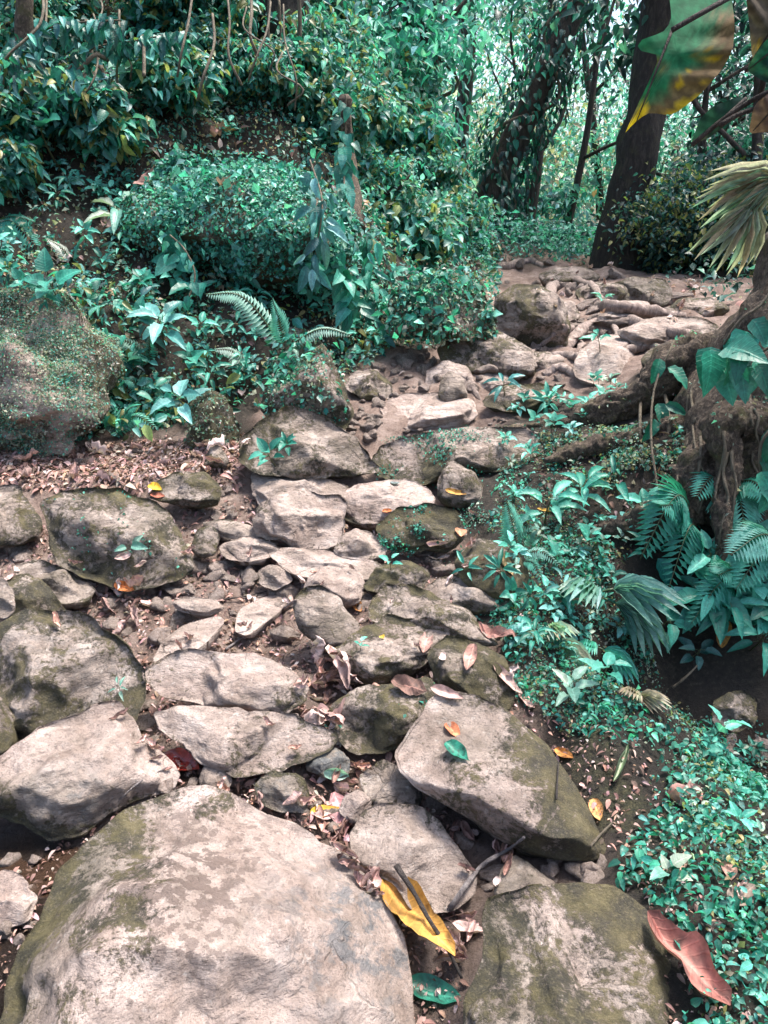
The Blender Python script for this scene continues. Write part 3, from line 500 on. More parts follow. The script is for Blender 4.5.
RUB = [([(500,350),(545,295),(600,268),(700,290),(700,320),(620,332),(560,350),(540,378)], 46, (9, 26), 'flat step stone on the steep rooty part of the upper trail', 'flat stones on the upper trail'),
       ([(400,350),(500,375),(575,380),(560,400),(400,400)], 22, (7, 18), 'broken stone around the red-topped slab', 'broken stones around the red-topped slab'),
       ([(470,260),(560,250),(560,290),(500,300)], 14, (6, 14), 'small stone where the trail meets the undergrowth', 'stones by the undergrowth'),
       ([(330,400),(400,345),(440,345),(430,390),(385,400),(380,440),(345,440)], 85, (4, 13), 'small loose stone in the rubble left of the red-topped slab', 'loose stones beside the red-topped slab'),
       ([(180,560),(300,560),(300,600),(240,640),(170,620),(110,600)], 36, (5, 13), 'small pinkish stone in the dirt step above the reddish slab', 'small stones in the dirt step'),
       ([(190,490),(260,480),(262,530),(190,530)], 22, (5, 12), 'small grey stone in the rubble left of the rusty brown rock', 'rubble left of the rusty rock'),
       ([(540,290),(620,275),(680,300),(620,330),(560,345),(545,375),(520,345)], 70, (4, 13), 'little stone scattered on the far upper trail', 'stones on the far upper trail'),
       ([(380,425),(520,415),(520,432),(400,442)], 16, (4, 9), 'small stone on the dirt just below the red-topped slab', 'stones below the red-topped slab'),
       ([(0,455),(235,440),(235,480),(0,485)], 18, (4, 11), 'small flat stone on the leaf-strewn clearing', 'flat stones on the clearing'),
       ([(130,590),(180,560),(300,555),(300,600),(290,640),(150,650),(100,620)], 30, (10, 24), 'broken brownish stone lying between the leafy dome boulder and the grey cobble', 'broken stones of the dirt step'),
       ([(340,520),(440,490),(500,590),(480,620),(440,600),(365,600)], 26, (8, 20), 'mossy little stone wedged among the mossy trail-edge rocks', 'little stones among the mossy rocks'),
       ([(240,540),(360,540),(370,660),(300,660),(280,590)], 22, (8, 20), 'small stone packed around the grey cobble', 'stones around the grey cobble'),
       ([(330,750),(420,790),(500,860),(560,880),(480,960),(440,960),(400,890),(350,850),(300,780)], 26, (9, 24), 'dark small stone in the deep gap below the tilted slab', 'stones in the gap below the tilted slab'),
       ([(0,545),(60,545),(120,590),(140,640),(80,610),(0,570)], 22, (8, 20), 'small stone in the leaf-filled hollow below the leafy dome boulder', 'stones below the dome boulder'),
       ([(500,845),(615,858),(600,885),(540,885)], 14, (8, 20), 'mossy little stone between the slab tip and the streaked boulder', 'stones between slab tip and streaked boulder'),
       ([(140,690),(160,760),(200,790),(170,800),(140,720)], 10, (9, 18), 'small stone beside the angular pale-topped block', 'stones beside the angular block'),
       ([(190,770),(320,790),(345,830),(330,820),(250,795),(200,795)], 14, (6, 12), 'little wet stone in the gap behind the spotted boulder', 'wet stones behind the spotted boulder'),
       ([(0,850),(45,850),(35,930),(0,960)], 10, (7, 14), 'small brown stone in the wet corner at the left edge', 'stones in the wet corner')]
def rnd_in(poly, n):
    p = np.array(poly, float); out = []
    while len(out) < n:
        q = rng.uniform(p.min(0), p.max(0))
        if inpoly(q[0], q[1], poly): out.append(q)
    return out
def build_bvh():
    return BVHTree.FromPolygons(np.concatenate(SURF_V).tolist(), np.concatenate(SURF_F).tolist())
TV = build_terrain(); BVH = build_bvh()
def pick(px, py):
    d = nrm(ray(px, py)); l, n, i, t = BVH.ray_cast(Vector(CAM), Vector(d))
    if l is None: return None, None
    n = np.array(n); l = np.array(l)
    if n@d > 0: n = -n
    return l, n
for poly, cnt, (s0, s1), lab, grp in RUB:
    for q in rnd_in(poly, cnt):
        l, n = pick(*q)
        if l is None or n[2] < .35 or abs(l[2]-float(H(l[0], l[1]))) > .03: continue
        dep = np.linalg.norm(l-CAM); s = rng.uniform(s0, s1)*rng.uniform(.6, 1)*dep/FPX
        o = obj('rubble_stone', STONE_ME[rng.integers(9)], loc=l+np.array([0, 0, .12*s])); o.scale = (s, s, s*(.6 if 'flat' in lab else 1))
        o.rotation_euler = (rng.uniform(-.4, .4), rng.uniform(-.4, .4), rng.uniform(0, 6.28)); tag(o, lab, 'stone', grp)
# ------------------------------------------------------------------ leaves
def tmpl(ns=3, nw=2, a=.6, b=.8, fold=.25, droop=.25, wave=0.0):
    t = np.linspace(0, 1, ns+1); w = np.maximum(t, 1e-4)**a*np.maximum(1-t, 1e-4)**b; w[0] = 0; w[-1] = 0; tt = np.linspace(.001, .999, 200); w = w/(tt**a*(1-tt)**b).max()
    s = np.linspace(-1, 1, nw+1); V = []; S = np.array([[abs(sj), ti] for ti in t for sj in s])
    for ti, wi in zip(t, w):
        for sj in s:
            V.append([.5*wi*sj, ti, fold*abs(sj)*wi*.5 - droop*ti*ti + wave*math.sin(ti*19)*abs(sj)*wi*.15])
    q = []
    for i in range(ns):
        for j in range(nw): k = i*(nw+1)+j; q.append([k, k+1, k+nw+2, k+nw+1])
    return np.array(V, float), np.array(q), S
T_SMALL = tmpl(2, 2, .6, .7); T_MED = tmpl(4, 2, .55, .8, .3, .35); T_BIG = tmpl(8, 4, .55, .85, .28, .35, .3)
T_HEART = tmpl(8, 4, .32, .95, .22, .3, .2); T_LANCE = tmpl(7, 2, .8, .9, .35, .5, .2); T_BLADE = tmpl(4, 2, .35, .6, .2, .35); T_PINNA = tmpl(2, 2, .25, .7, .15, .25)
def frame(d, n):
    d = nrm(d); x = nrm(np.cross(d, n)); n = np.cross(x, d); return x, d, n
def cloud(pos, d, n, ln, wd, T=T_SMALL, cols=None):
    """pos,d,n (m,3); ln, wd (m,) -> verts, quads, colours"""
    V0, Q0, S0 = T; m = len(pos); x, y, z = frame(d, n); ln = np.broadcast_to(ln, (m,)); wd = np.broadcast_to(wd, (m,))
    V = pos[:, None] + x[:, None]*(V0[None, :, 0, None]*(ln*wd)[:, None, None]) + y[:, None]*(V0[None, :, 1, None]*ln[:, None, None]) + z[:, None]*(V0[None, :, 2, None]*ln[:, None, None])
    Q = (Q0[None]+(np.arange(m)*len(V0))[:, None, None]).reshape(-1, 4)
    C = np.concatenate([np.repeat(cols, len(V0), 0), np.tile(S0, (m, 1))], 1)
    return V.reshape(-1, 3), Q, C
def lattr(C): return {'Col': C[:, :3], 'lat': C[:, 3], 'lon': C[:, 4]}
class MB:
    def __init__(s): s.V = []; s.Q = []; s.C = []; s.n = 0
    def add(s, V, Q, C=(.1, .1, .1)):
        s.V.append(V); s.Q.append(np.asarray(Q)+s.n); s.n += len(V)
        C = np.asarray(C) if np.ndim(C) == 2 else np.tile(np.array(C, float), (len(V), 1)); s.C.append(C if C.shape[1] == 5 else np.concatenate([C, np.ones((len(C), 1)), np.zeros((len(C), 1))], 1))
    def mesh(s, name, mat, org=None):
        V = np.concatenate(s.V); V = V-np.asarray(org) if org is not None else V
        return make_mesh(name, V, [np.concatenate(s.Q)], mat, lattr(np.concatenate(s.C)))
def tube(pts, rad, k=8, wob=0.0, seed=0):
    pts = np.asarray(pts, float); rad = np.broadcast_to(rad, (len(pts),)).astype(float); T = nrm(np.gradient(pts, axis=0))
    up = np.array([0, 0, 1.]) if abs(T[0][2]) < .9 else np.array([1., 0, 0]); V = []
    x = nrm(np.cross(T[0], up))
    for p, t, r in zip(pts, T, rad):
        x = nrm(x-t*(x@t)); y = np.cross(t, x); a = np.linspace(0, 2*np.pi, k, endpoint=False)
        V.append(p+r*(np.cos(a)[:, None]*x+np.sin(a)[:, None]*y))
    V = np.array(V)
    if wob:
        q = V.reshape(-1, 3); f = fbm(q/np.maximum(np.repeat(rad, k), .01)[:, None]*.8+seed, 3, seed).reshape(V.shape[:2]); c = pts[:, None]; V = c+(V-c)*(1+wob*f[..., None])
    n = len(pts); i = np.arange(k); i2 = (i+1) % k
    Q = np.concatenate([np.stack([j*k+i, j*k+i2, (j+1)*k+i2, (j+1)*k+i], -1) for j in range(n-1)])
    c0, c1 = n*k, n*k+1; V = np.concatenate([V.reshape(-1, 3), pts[:1], pts[-1:]])
    Q = np.concatenate([Q, np.stack([i2, i, np.full(k, c0), np.full(k, c0)], -1), np.stack([(n-1)*k+i, (n-1)*k+i2, np.full(k, c1), np.full(k, c1)], -1)])
    return V, Q
def fix(Q):                                         # quads with a repeated corner become triangles
    Q = np.asarray(Q); t = Q[:, 2] == Q[:, 3]; return [Q[~t], Q[t][:, :3]]
def spline(pts, n):
    p = np.asarray(pts, float); p = np.vstack([2*p[0]-p[1], p, 2*p[-1]-p[-2]]); out = []
    m = len(p)-3
    for t in np.linspace(0, m-1e-6, n):
        i = int(t); f = t-i; a, b_, c, d = p[i:i+4]
        out.append(.5*((2*b_)+(-a+c)*f+(2*a-5*b_+4*c-d)*f*f+(-a+3*b_-3*c+d)*f**3))
    return np.array(out)
def tube_obj(name, pts, rad, mat, parent=None, org=None, k=8, wob=0.0, seed=0):
    V, Q = tube(pts, rad, k, wob, seed); org = np.array([0, 0, 0.]) if org is None else np.asarray(org)
    return obj(name, make_mesh(name, V-org, fix(Q), mat), parent, None if parent is not None else org)
TEAL = np.array([(.010,.075,.055),(.016,.14,.10),(.028,.22,.16),(.055,.31,.235),(.11,.41,.32)])
BLUE = np.array([(.018,.11,.105),(.045,.20,.185),(.09,.30,.275),(.15,.40,.37),(.02,.065,.065)])
PALE = np.array([(.10,.25,.20),(.20,.36,.29),(.30,.38,.30),(.33,.31,.24),(.06,.17,.13)])
MOSSY = np.array([(.18,.25,.18),(.27,.29,.22),(.13,.27,.21),(.34,.35,.28),(.07,.20,.15),(.16,.32,.26)])
OLIV = np.array([(.13,.17,.05),(.22,.23,.09),(.05,.12,.05),(.30,.25,.12)])
DARKG = np.array([(.006,.03,.027),(.01,.05,.045),(.02,.085,.075),(.03,.11,.10),(.05,.15,.13)])  # dark greens; shade put into leaf colour on the dim right-hand growth
WARM = np.array([(.35,.30,.20),(.42,.38,.28),(.20,.24,.13),(.30,.20,.10),(.12,.20,.12)])
DRYC = np.array([(.36,.23,.205),(.46,.325,.30),(.22,.13,.11),(.55,.43,.40),(.13,.08,.065),(.40,.24,.19)])
def pal(P_, n, jit=.25, w=None):
    c = P_[rng.choice(len(P_), n, p=w)]*(1+jit*rng.normal(size=(n, 1))).clip(.4, 1.8); return c*(1+.06*rng.normal(size=(n, 3)))
def tris(V, F):
    F = np.asarray(F)
    return F if F.shape[1] == 3 else np.concatenate([F[:, :3], F[:, [0, 2, 3]]])
def sample(V, F, n, mask=None):
    F = tris(V, F); a, b_, c = V[F[:, 0]], V[F[:, 1]], V[F[:, 2]]; cr = np.cross(b_-a, c-a); ar = np.linalg.norm(cr, axis=1)
    w = ar*(mask if mask is not None else 1); w = w/w.sum(); k = rng.choice(len(F), n, p=w)
    u, v = rng.random((2, n)); f = u+v > 1; u[f], v[f] = 1-u[f], 1-v[f]
    p = a[k]+u[:, None]*(b_[k]-a[k])+v[:, None]*(c[k]-a[k]); nn = nrm(cr[k]); return p, nn
def tmask(polys, F=None, V=None):
    V = TV if V is None else V; F = tris(TV, TQ) if F is None else F
    c = V[F].mean(1); x, y = proj(c); m = np.zeros(len(F), bool)
    for p in polys: m |= inpoly(x, y, p)
    return m & (c[:, 1] > .5), F, c
def leaves_on(p, n, smin, smax, P_, lift=.02, T=T_SMALL, wd=(.45, .8), up=.5, rnd=.7, w=None, jit=.25):
    m = len(p); nn = nrm(n+up*np.array([0, 0, 1.])+rnd*rng.normal(size=(m, 3))); d = nrm(np.cross(nn, rng.normal(size=(m, 3))))
    d = nrm(d+np.array([0, 0, -.25])); s = smin+(smax-smin)*rng.random(m)**2
    return cloud(p+n*(lift*rng.random((m, 1))), d, nn, s, rng.uniform(*wd, m), T, pal(P_, m, jit, w))
def stuff(name, label, cat, mb, mat=None):
    o = obj(name, mb.mesh(name, mat or M_LEAF)); return tag(o, label, cat, kind='stuff')
# ------------------------------------------------------------------ ground cover
BANK = [(-200,-200),(-200,440),(0,446),(110,440),(235,424),(262,400),(350,382),(395,350),(435,348),(488,325),(495,285),(500,255),(480,232),(470,-200)]
mk, TF, TC = tmask([BANK]); mk &= (TC[:, 1] < 12)
wl = np.clip(.7+1.0*fbm(TC*1.6, 4, 77), .22, 2)
mb = MB()
p, n = sample(TV, TF, 54000, mk*wl); mb.add(*leaves_on(p, n, .016, .055, np.vstack([TEAL, TEAL[2:], BLUE[1:4], PALE[:3], OLIV[:2]]), .09))
p, n = sample(TV, TF, 32000, mk*wl); mb.add(*leaves_on(p, n, .013, .045, np.vstack([PALE, WARM]), .07))  # part of the pale leaves stands for bright highlights on the foliage
p, n = sample(TV, TF, 17000, mk*np.clip(.4+1.6*fbm(TC*1.1, 3, 99), .02, 2)); mb.add(*leaves_on(p, n, .04, .11, np.vstack([TEAL, BLUE, OLIV[:2]]), .18, T_MED, (.38, .6)))
p, n = sample(TV, TF, 5200, mk); mb.add(*leaves_on(p, n, .03, .10, DRYC, .03, T_MED, (.35, .6), up=1))
stuff('ground_cover', 'dense low teal leaves and seedlings covering the left bank', 'ground cover', mb)
mb = MB()
for key, cnt, (s0, s1), P_, lf in (('overhang', 17000, (.018, .045), np.vstack([TEAL[1:], BLUE[1:4], TEAL[3:], PALE[:2]]), .06), ('fuzzy', 20000, (.007, .022), np.vstack([MOSSY, [(.33,.33,.26),(.28,.28,.21),(.22,.24,.18),(.38,.38,.31)], TEAL[3:]]), .03), ('tall', 1500, (.012, .03), np.vstack([MOSSY, TEAL[2:4]]), .03), ('mound', 2200, (.02, .05), np.vstack([MOSSY, TEAL]), .05), ('moundlet', 600, (.01, .026), MOSSY, .02), ('overhang', 700, (.04, .08), np.vstack([TEAL[2:], BLUE[1:4]]), .12), ('mound', 250, (.04, .09), TEAL, .15), ('tall', 160, (.03, .07), TEAL[1:], .12)):
    V, F, _ = ROCKS[key]; a = np.cross(V[F[:, 1]]-V[F[:, 0]], V[F[:, 2]]-V[F[:, 0]]); nz = nrm(a); c = V[F].mean(1)
    wt = np.clip(.45+.6*nz[:, 2]+.75*(-nz[:, 1]), .03, 2)*np.clip(.7+1.0*fbm(c*4, 3, 12), .25, 2)
    if key == 'tall': px_, _y = proj(c); wt = wt*np.clip(1.3-(px_-262)/75, .02, 1)
    p, n = sample(V, F, cnt, wt); mb.add(*leaves_on(p, n, s0, s1, P_, lf, up=.35))
stuff('creeping_plants', 'tiny creeping leaves cloaking the boulders of the left bank', 'ground cover', mb)
VER2 = [(492,505),(510,440),(560,418),(610,395),(640,400),(560,470),(600,560),(640,640),(670,700),(720,720),(768,730),(900,900),(900,1200),(690,1200),(690,990),(660,910),(622,880),(640,830),(668,800),(650,752),(600,745),(560,730),(520,690),(505,640),(480,600)]
mk, TF, TC = tmask([VER2]); wl = np.clip(.35+1.5*fbm(TC*4.5, 4, 31), .01, 2); xs_, ys_ = proj(TC); wl = wl*np.where((ys_ > 760) & (xs_ < 720), .3, 1)
mb = MB()
p, n = sample(TV, TF, 7000, mk*wl); mb.add(*leaves_on(p, n, .007, .022, np.vstack([PALE, TEAL[2:], OLIV]), .03))
p, n = sample(TV, TF, 4500, mk*np.clip(.2+1.8*fbm(TC*2.5, 3, 44), .01, 2)); mb.add(*leaves_on(p, n, .014, .036, TEAL[1:], .05, T_MED, (.4, .7)))
ROOTF = [(530,440),(680,425),(700,540),(600,570),(540,500)]
mkr, _, _ = tmask([ROOTF]); p, n = sample(TV, TF, 3200, mkr*np.clip(.4+1.3*fbm(TC*6, 3, 52), .02, 2)); mb.add(*leaves_on(p, n, .010, .036, np.vstack([TEAL[1:], MOSSY, OLIV]), .05))
p, n = sample(TV, TF, 700, mkr*1.0); mb.add(*leaves_on(p, n, .015, .05, DRYC*.6, .02, T_MED, (.2, .5), up=.3))
LOWR = [(645,700),(720,715),(768,725),(1000,760),(1300,900),(1300,1200),(900,1150),(800,960),(700,860),(650,790)]
mk2, _, _ = tmask([LOWR]); p, n = sample(TV, TF, 6500, mk2*np.clip(.1+2.2*fbm(TC*5, 3, 45), .0, 2)); mb.add(*leaves_on(p, n, .007, .024, np.vstack([TEAL[2:], BLUE[2:4], PALE, OLIV]), .05, T_MED, (.4, .75)))
p, n = sample(TV, TF, 5000, mk*1.0); mb.add(*leaves_on(p, n, .006, .016, MOSSY, .015))
stuff('ground_cover', 'small bright teal weeds on the slope right of the trail', 'ground cover', mb)
MOS = [(380,440),(530,425),(560,440),(480,500),(520,600),(560,700),(520,700),(470,640),(440,560),(400,490)]
mb = MB()
for key, cnt in (('ledge', 700), ('face', 350), ('dome', 110), ('dark', 60)):
    V, F, _ = ROCKS[key]; c = V[F].mean(1); a = np.cross(V[F[:, 1]]-V[F[:, 0]], V[F[:, 2]]-V[F[:, 0]]); nz = nrm(a)
    p, n = sample(V, F, cnt, np.clip(.2-nz[:, 1], .01, 2)*np.clip(-.1+1.8*fbm(c*7, 3, 5), .005, 2)); mb.add(*leaves_on(p, n, .008, .022, TEAL[1:], .02))
mk, TF, TC = tmask([MOS]); p, n = sample(TV, TF, 2500, mk*np.clip(.3+1.4*fbm(TC*6, 3, 41), .01, 2)); mb.add(*leaves_on(p, n, .008, .024, np.vstack([TEAL[1:], PALE]), .03))
stuff('rock_weeds', 'tiny weeds sprouting from the mossy rocks along the trail', 'ground cover', mb)
mb = MB(); CREST = [(455,262),(470,225),(620,240),(600,268),(560,262)]
mk, TF, TC = tmask([CREST]); mk &= (TC[:, 1] < 16); p, n = sample(TV, TF, 5000, mk*1.0); mb.add(*leaves_on(p, n, .04, .10, np.vstack([TEAL, BLUE]), .35, T_SMALL))
FARR = [(640,240),(900,240),(900,330),(720,318),(690,300),(660,280)]
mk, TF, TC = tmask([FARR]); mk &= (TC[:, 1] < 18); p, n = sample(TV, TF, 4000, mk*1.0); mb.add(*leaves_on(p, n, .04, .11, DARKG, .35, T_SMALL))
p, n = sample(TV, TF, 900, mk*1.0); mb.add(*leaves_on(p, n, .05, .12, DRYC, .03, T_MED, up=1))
stuff('undergrowth', 'low leafy undergrowth beyond the top of the trail', 'undergrowth', mb)
# fine leaf litter (uncountable crumbs) on the clearing and the far trail
mb = MB()
for poly, cnt, s in (([(-100,448),(0,450),(110,443),(240,435),(330,440),(240,470),(240,490),(-100,490)], 5000, (.014, .07)), ([(400,400),(400,345),(470,300),(560,255),(640,262),(750,290),(740,330),(600,345),(540,380),(430,400)], 7500, (.012, .055)), ([(-60,540),(420,480),(480,700),(420,960),(340,860),(150,760),(-60,700)], 12000, (.006, .045)), ([(-60,980),(40,850),(160,750),(300,790),(460,840),(470,1100)], 3000, (.008, .035)), ([(500,700),(640,740),(760,1050),(660,1100),(620,860)], 700, (.008, .03))):
    mk, TF, TC = tmask([poly]); p, n = sample(TV, TF, cnt, mk*1.0); mb.add(*leaves_on(p, n, s[0], s[1], np.vstack([DRYC*.9, DRYC[[2, 5]]]), .02, T_MED, (.2, .6), up=1.5, rnd=.5))
stuff('leaf_litter', 'crumbled pinkish leaf litter strewn over the dirt trail', 'leaf litter', mb, M_DRY)
# ------------------------------------------------------------------ plants as things
def plant_mesh(nl, L, kind, P_, seed, upr=.5, wd=None, stem=.6):
    """leafy seedling in local space: returns (stem mesh, foliage mesh)"""
    r = np.random.default_rng(seed); T, w0 = {'ovate': (T_BIG, .5), 'heart': (T_HEART, .72), 'lance': (T_LANCE, .3), 'med': (T_MED, .5)}[kind]; wd = wd or w0
    f = MB(); s = MB(); hgt = L*stem*2
    V, Q = tube(spline([(0, 0, -.02), (.05*L, 0, hgt*.5), (.0, .06*L, hgt)], 5), [L*.03, L*.028, L*.025, L*.02, L*.014], 5); s.add(V, Q, (.10, .10, .05))
    for i in range(nl):
        a = i*2.4+r.uniform(-.3, .3); z = hgt*(.35+.65*(i+1)/nl); e = upr*r.uniform(.5, 1.4)
        d = np.array([math.cos(a), math.sin(a), e]); d /= np.linalg.norm(d); b0 = np.array([0, 0, z]); b1 = b0+d*L*.25
        V, Q = tube([b0, (b0+b1)/2+[0, 0, .02*L], b1], L*.013, 4); s.add(V, Q, (.10, .14, .07))
        l = L*r.uniform(.65, 1.1); nv = np.array([-d[0]*e, -d[1]*e, 1.0]); c = P_[r.integers(len(P_))]*r.uniform(.75, 1.3)
        f.add(*cloud(b1[None], d[None], nv[None], np.array([l]), np.array([wd*r.uniform(.85, 1.15)]), T, c[None]))
    return make_mesh('stem', np.concatenate(s.V), fix(np.concatenate(s.Q)), M_LEAF, lattr(np.concatenate(s.C))), f.mesh('foliage', M_GLOSS)
def face_quat(n, spin, lean=.5):
    z = Vector(nrm(np.asarray(n)*lean+np.array([0, -.12, 1-lean]))); q = Vector((0, 0, 1)).rotation_difference(z)
    from mathutils import Quaternion
    return q @ Quaternion((0, 0, 1), spin)
def plant(px, py, spx, nl, kind, P_, label, name='broadleaf_plant', cat='plant', upr=.5, seed=0, group=None, stem=.6, lean=.5, wd=None):
    l, n = pick(px, py)
    if l is None: return None
    L = spx*np.linalg.norm(l-CAM)/FPX
    e = empty(name, l, label, cat, group); e.rotation_mode = 'QUATERNION'; e.rotation_quaternion = face_quat(n, seed*1.3, lean)
    a, b_ = plant_mesh(nl, L, kind, P_, seed, upr, wd, stem); obj('stem', a, e); obj('foliage', b_, e); return e
PL = [(704,612,33,11,'lance',TEAL[1:4],'star-shaped rosette of long dark green leaves above the gully',.35,.42),(655,635,24,7,'ovate',TEAL[1:4],'small rosette of drooping green leaves left of the star-shaped rosette',.1,.5),
 (545,525,30,7,'lance',TEAL[3:],'bright teal seedling with long pointed leaves below the mossy ledge',.5,None),(578,505,24,7,'lance',TEAL[2:],'teal seedling right of the bright pointed-leaf seedling',.5,None),
 (555,600,20,7,'lance',BLUE[1:4],'bluish seedling beside the pleated palm seedling',.5,None),(568,705,22,6,'ovate',PALE[:3],'pale green plant with oval leaves at the lip of the gully',.6,None),
 (600,690,24,5,'ovate',TEAL[3:],'bright round-leaved plant hanging over the dark gully',.7,None),(708,745,22,4,'heart',TEAL[3:],'tall bright weed with rounded leaves on the lower right slope',1.2,None),
 (668,888,18,4,'heart',PALE[:3],'pale heart-leaved weed above the large reddish leaf',.9,None),(190,418,26,7,'ovate',BLUE[1:4],'low six-leaved plant on the edge of the leaf-strewn clearing',.25,None),
 (160,110,36,16,'ovate',np.vstack([PALE[:2],BLUE[2:4]]),'large pale leafy clump near the top of the left bank',.7,None),(165,345,26,9,'ovate',BLUE[1:4],'bluish broad-leaved plant in the middle of the left bank',.5,None),
 (60,300,22,5,'heart',TEAL[2:4],'heart-leaved plant just above the fuzzy moss boulder',.8,None),(120,240,26,7,'lance',PALE[:3],'pale pointed-leaf plant under the bank lip',.3,None),
 (185,260,22,6,'heart',TEAL[2:4],'round-leaved seedling left below the overhanging boulder',.9,None),(200,310,20,7,'ovate',TEAL[1:4],'mid green seedling between the ferns and the overhanging boulder',.9,None),
 (20,120,38,7,'lance',TEAL[1:4],'drooping long-leaved plant at the left edge of the bank',.6,None),(60,170,34,7,'ovate',TEAL[1:4],'dark leaved plant beside roots on the left bank',.6,None),
 (600,310,10,6,'lance',TEAL[2:],'tiny seedling beside the upper trail',.8,None),(600,352,15,5,'ovate',TEAL[2:4],'seedling with drooping teal leaves beyond the buttress root',.5,None),
 (545,405,15,7,'lance',TEAL[2:],'bluish-leaved seedling standing on the buttress root edge',.5,None),(505,395,17,7,'lance',BLUE[1:4],'whorled pale plant beside the red-topped slab',.4,None),
 (470,575,14,5,'lance',TEAL[3:],'little green seedling beside dead leaves on the mossy trail edge',.6,None),(390,570,12,5,'ovate',TEAL[3:],'small bright seedling below the mossy rock face',.7,None),
 (132,550,16,3,'ovate',PALE[:2],'three-leaved seedling growing on the leafy dome boulder',.8,None),(290,450,12,8,'ovate',TEAL[2:4],'seedling on the dark side of the triangular boulder',.9,None),
 (276,466,18,7,'med',TEAL[2:4],'ferny tuft at the foot of the triangular boulder',.9,None),(122,694,11,5,'lance',PALE[:2],'tiny pale star-shaped seedling on the biggest mossy boulder',.4,None),
 (360,652,9,4,'ovate',TEAL[3:],'tiny teal seedling on the cracked mossy rock',.6,None),(640,560,18,7,'lance',TEAL[1:4],'dark green lance-leaved plant below the big fern',.6,None),
 (620,500,26,4,'lance',TEAL[2:4],'two-toned lance-leaved plant on the root face',.8,None),(690,660,17,7,'ovate',DARKG[2:],'dim plant at the shaded mouth of the gully',.3,None),  # the dim plant's leaves are darkened for the gully shade
 (750,650,27,9,'lance',TEAL[1:4],'lance-leaved plant at the right edge above the gully',.3,None),(722,575,22,9,'ovate',TEAL[1:3],'dark broad-leaved plant under the right-hand ferns',.5,None)]
for i, (px, py, s, nl, k, P_, lab, upr, wd) in enumerate(PL): plant(px, py, s, nl, k, P_, lab, upr=upr, seed=i+1, wd=wd)
# seedlings repeated over the bank: six of each kind's meshes, one thing per plant
PROTO = []
for i, (nl, L, k, P_, upr, st) in enumerate([(7, .11, 'ovate', TEAL[1:4], .7, .6), (8, .12, 'ovate', TEAL[2:], .6, .6), (9, .13, 'lance', TEAL[1:4], .5, .7), (6, .11, 'heart', TEAL[1:4], .9, .8), (7, .12, 'ovate', BLUE[1:4], .4, .5), (6, .10, 'ovate', PALE[:3], .6, .6)]): PROTO.append(plant_mesh(nl, L, k, P_, 50+i, upr, None, st))
def seedling(px, py, k, sc_, label, group):
    l, n = pick(px, py)
    if l is None: return
    e = empty('seedling', l, label, 'plant', group); e.rotation_mode = 'QUATERNION'; e.rotation_quaternion = face_quat(n, rng.uniform(0, 6.28), .6); e.scale = (sc_,)*3
    obj('stem', PROTO[k][0], e); obj('foliage', PROTO[k][1], e)
for poly, cnt, lab, grp, s in (([(0,130),(240,100),(250,150),(150,165),(120,230),(250,290),(270,400),(120,430),(105,330),(0,285)], 100, 'leafy seedling crowding the steep left bank', 'seedlings on the left bank', (.35, .8)),
    ([(290,270),(390,230),(400,340),(350,375),(330,330)], 36, 'leafy seedling on the bank right of the overhanging boulder', 'seedlings right of the overhanging boulder', (.35, .75)),
    ([(0,0),(260,0),(260,100),(0,130)], 44, 'shaded leafy plant along the top of the left bank', 'plants along the bank top', (.5, 1.2)),
    ([(490,500),(560,480),(640,540),(650,600),(560,680),(510,640)], 50, 'small teal plant packed on the verge below the buttress root', 'plants packed on the right verge', (.25, .55)),
    ([(500,400),(620,380),(640,400),(560,450),(500,470)], 26, 'teal seedling growing along the buttress root', 'seedlings along the buttress root', (.3, .6)),
    ([(655,720),(768,740),(768,900),(700,830)], 24, 'bright little weed on the slope at the lower right', 'weeds on the lower right slope', (.18, .4)),
    ([(640,520),(768,560),(768,650),(680,620)], 16, 'dark green plant crowding the gully wall', 'plants on the gully wall', (.6, 1.1))):
    for q in rnd_in(poly, cnt): seedling(q[0], q[1], int(rng.integers(6)), rng.uniform(*s), lab, grp)
# ------------------------------------------------------------------ ferns and palms
def frond(A, Bp, arch, wid, n, T=T_PINNA, nrm_=None, colr=TEAL[3], plume=.9, pw=.28, droop=.25):
    """leaf of a fern from A to B: (rachis V,Q), (pinnae V,Q,C)"""
    A, Bp = np.asarray(A, float), np.asarray(Bp, float); mid = (A+Bp)/2+np.array([0, 0, arch]); c = spline([A, mid, Bp], n+2)
    t = np.linspace(0, 1, n+2); T_ = nrm(np.gradient(c, axis=0)); nn = np.array(nrm_ if nrm_ is not None else (0, -.5, .85)); L = np.linalg.norm(Bp-A)
    V, Q = tube(c, np.linspace(.006, .0015, n+2)*max(L, .2)*1.6, 4)
    pos, d, nv, ln = [], [], [], []
    for i in range(1, n+1):
        if t[i] < .08: continue
        sd = nrm(np.cross(T_[i], nn)); w = wid*min(1, (t[i]+.12)*2.6)*(1-t[i])**.55*plume*1.5
        for s in (-1, 1):
            pos.append(c[i]); d.append(sd*s+T_[i]*.45+np.array([0, 0, -droop])); nv.append(np.cross(sd, T_[i])); ln.append(max(w, .1*wid)*rng.uniform(.9, 1.1))
    col_ = np.clip(np.array(colr)*rng.uniform(.85, 1.15, (len(pos), 1)), 0, 1)
    return (V, Q), cloud(np.array(pos), np.array(d), np.array(nv), np.array(ln), pw, T, col_)
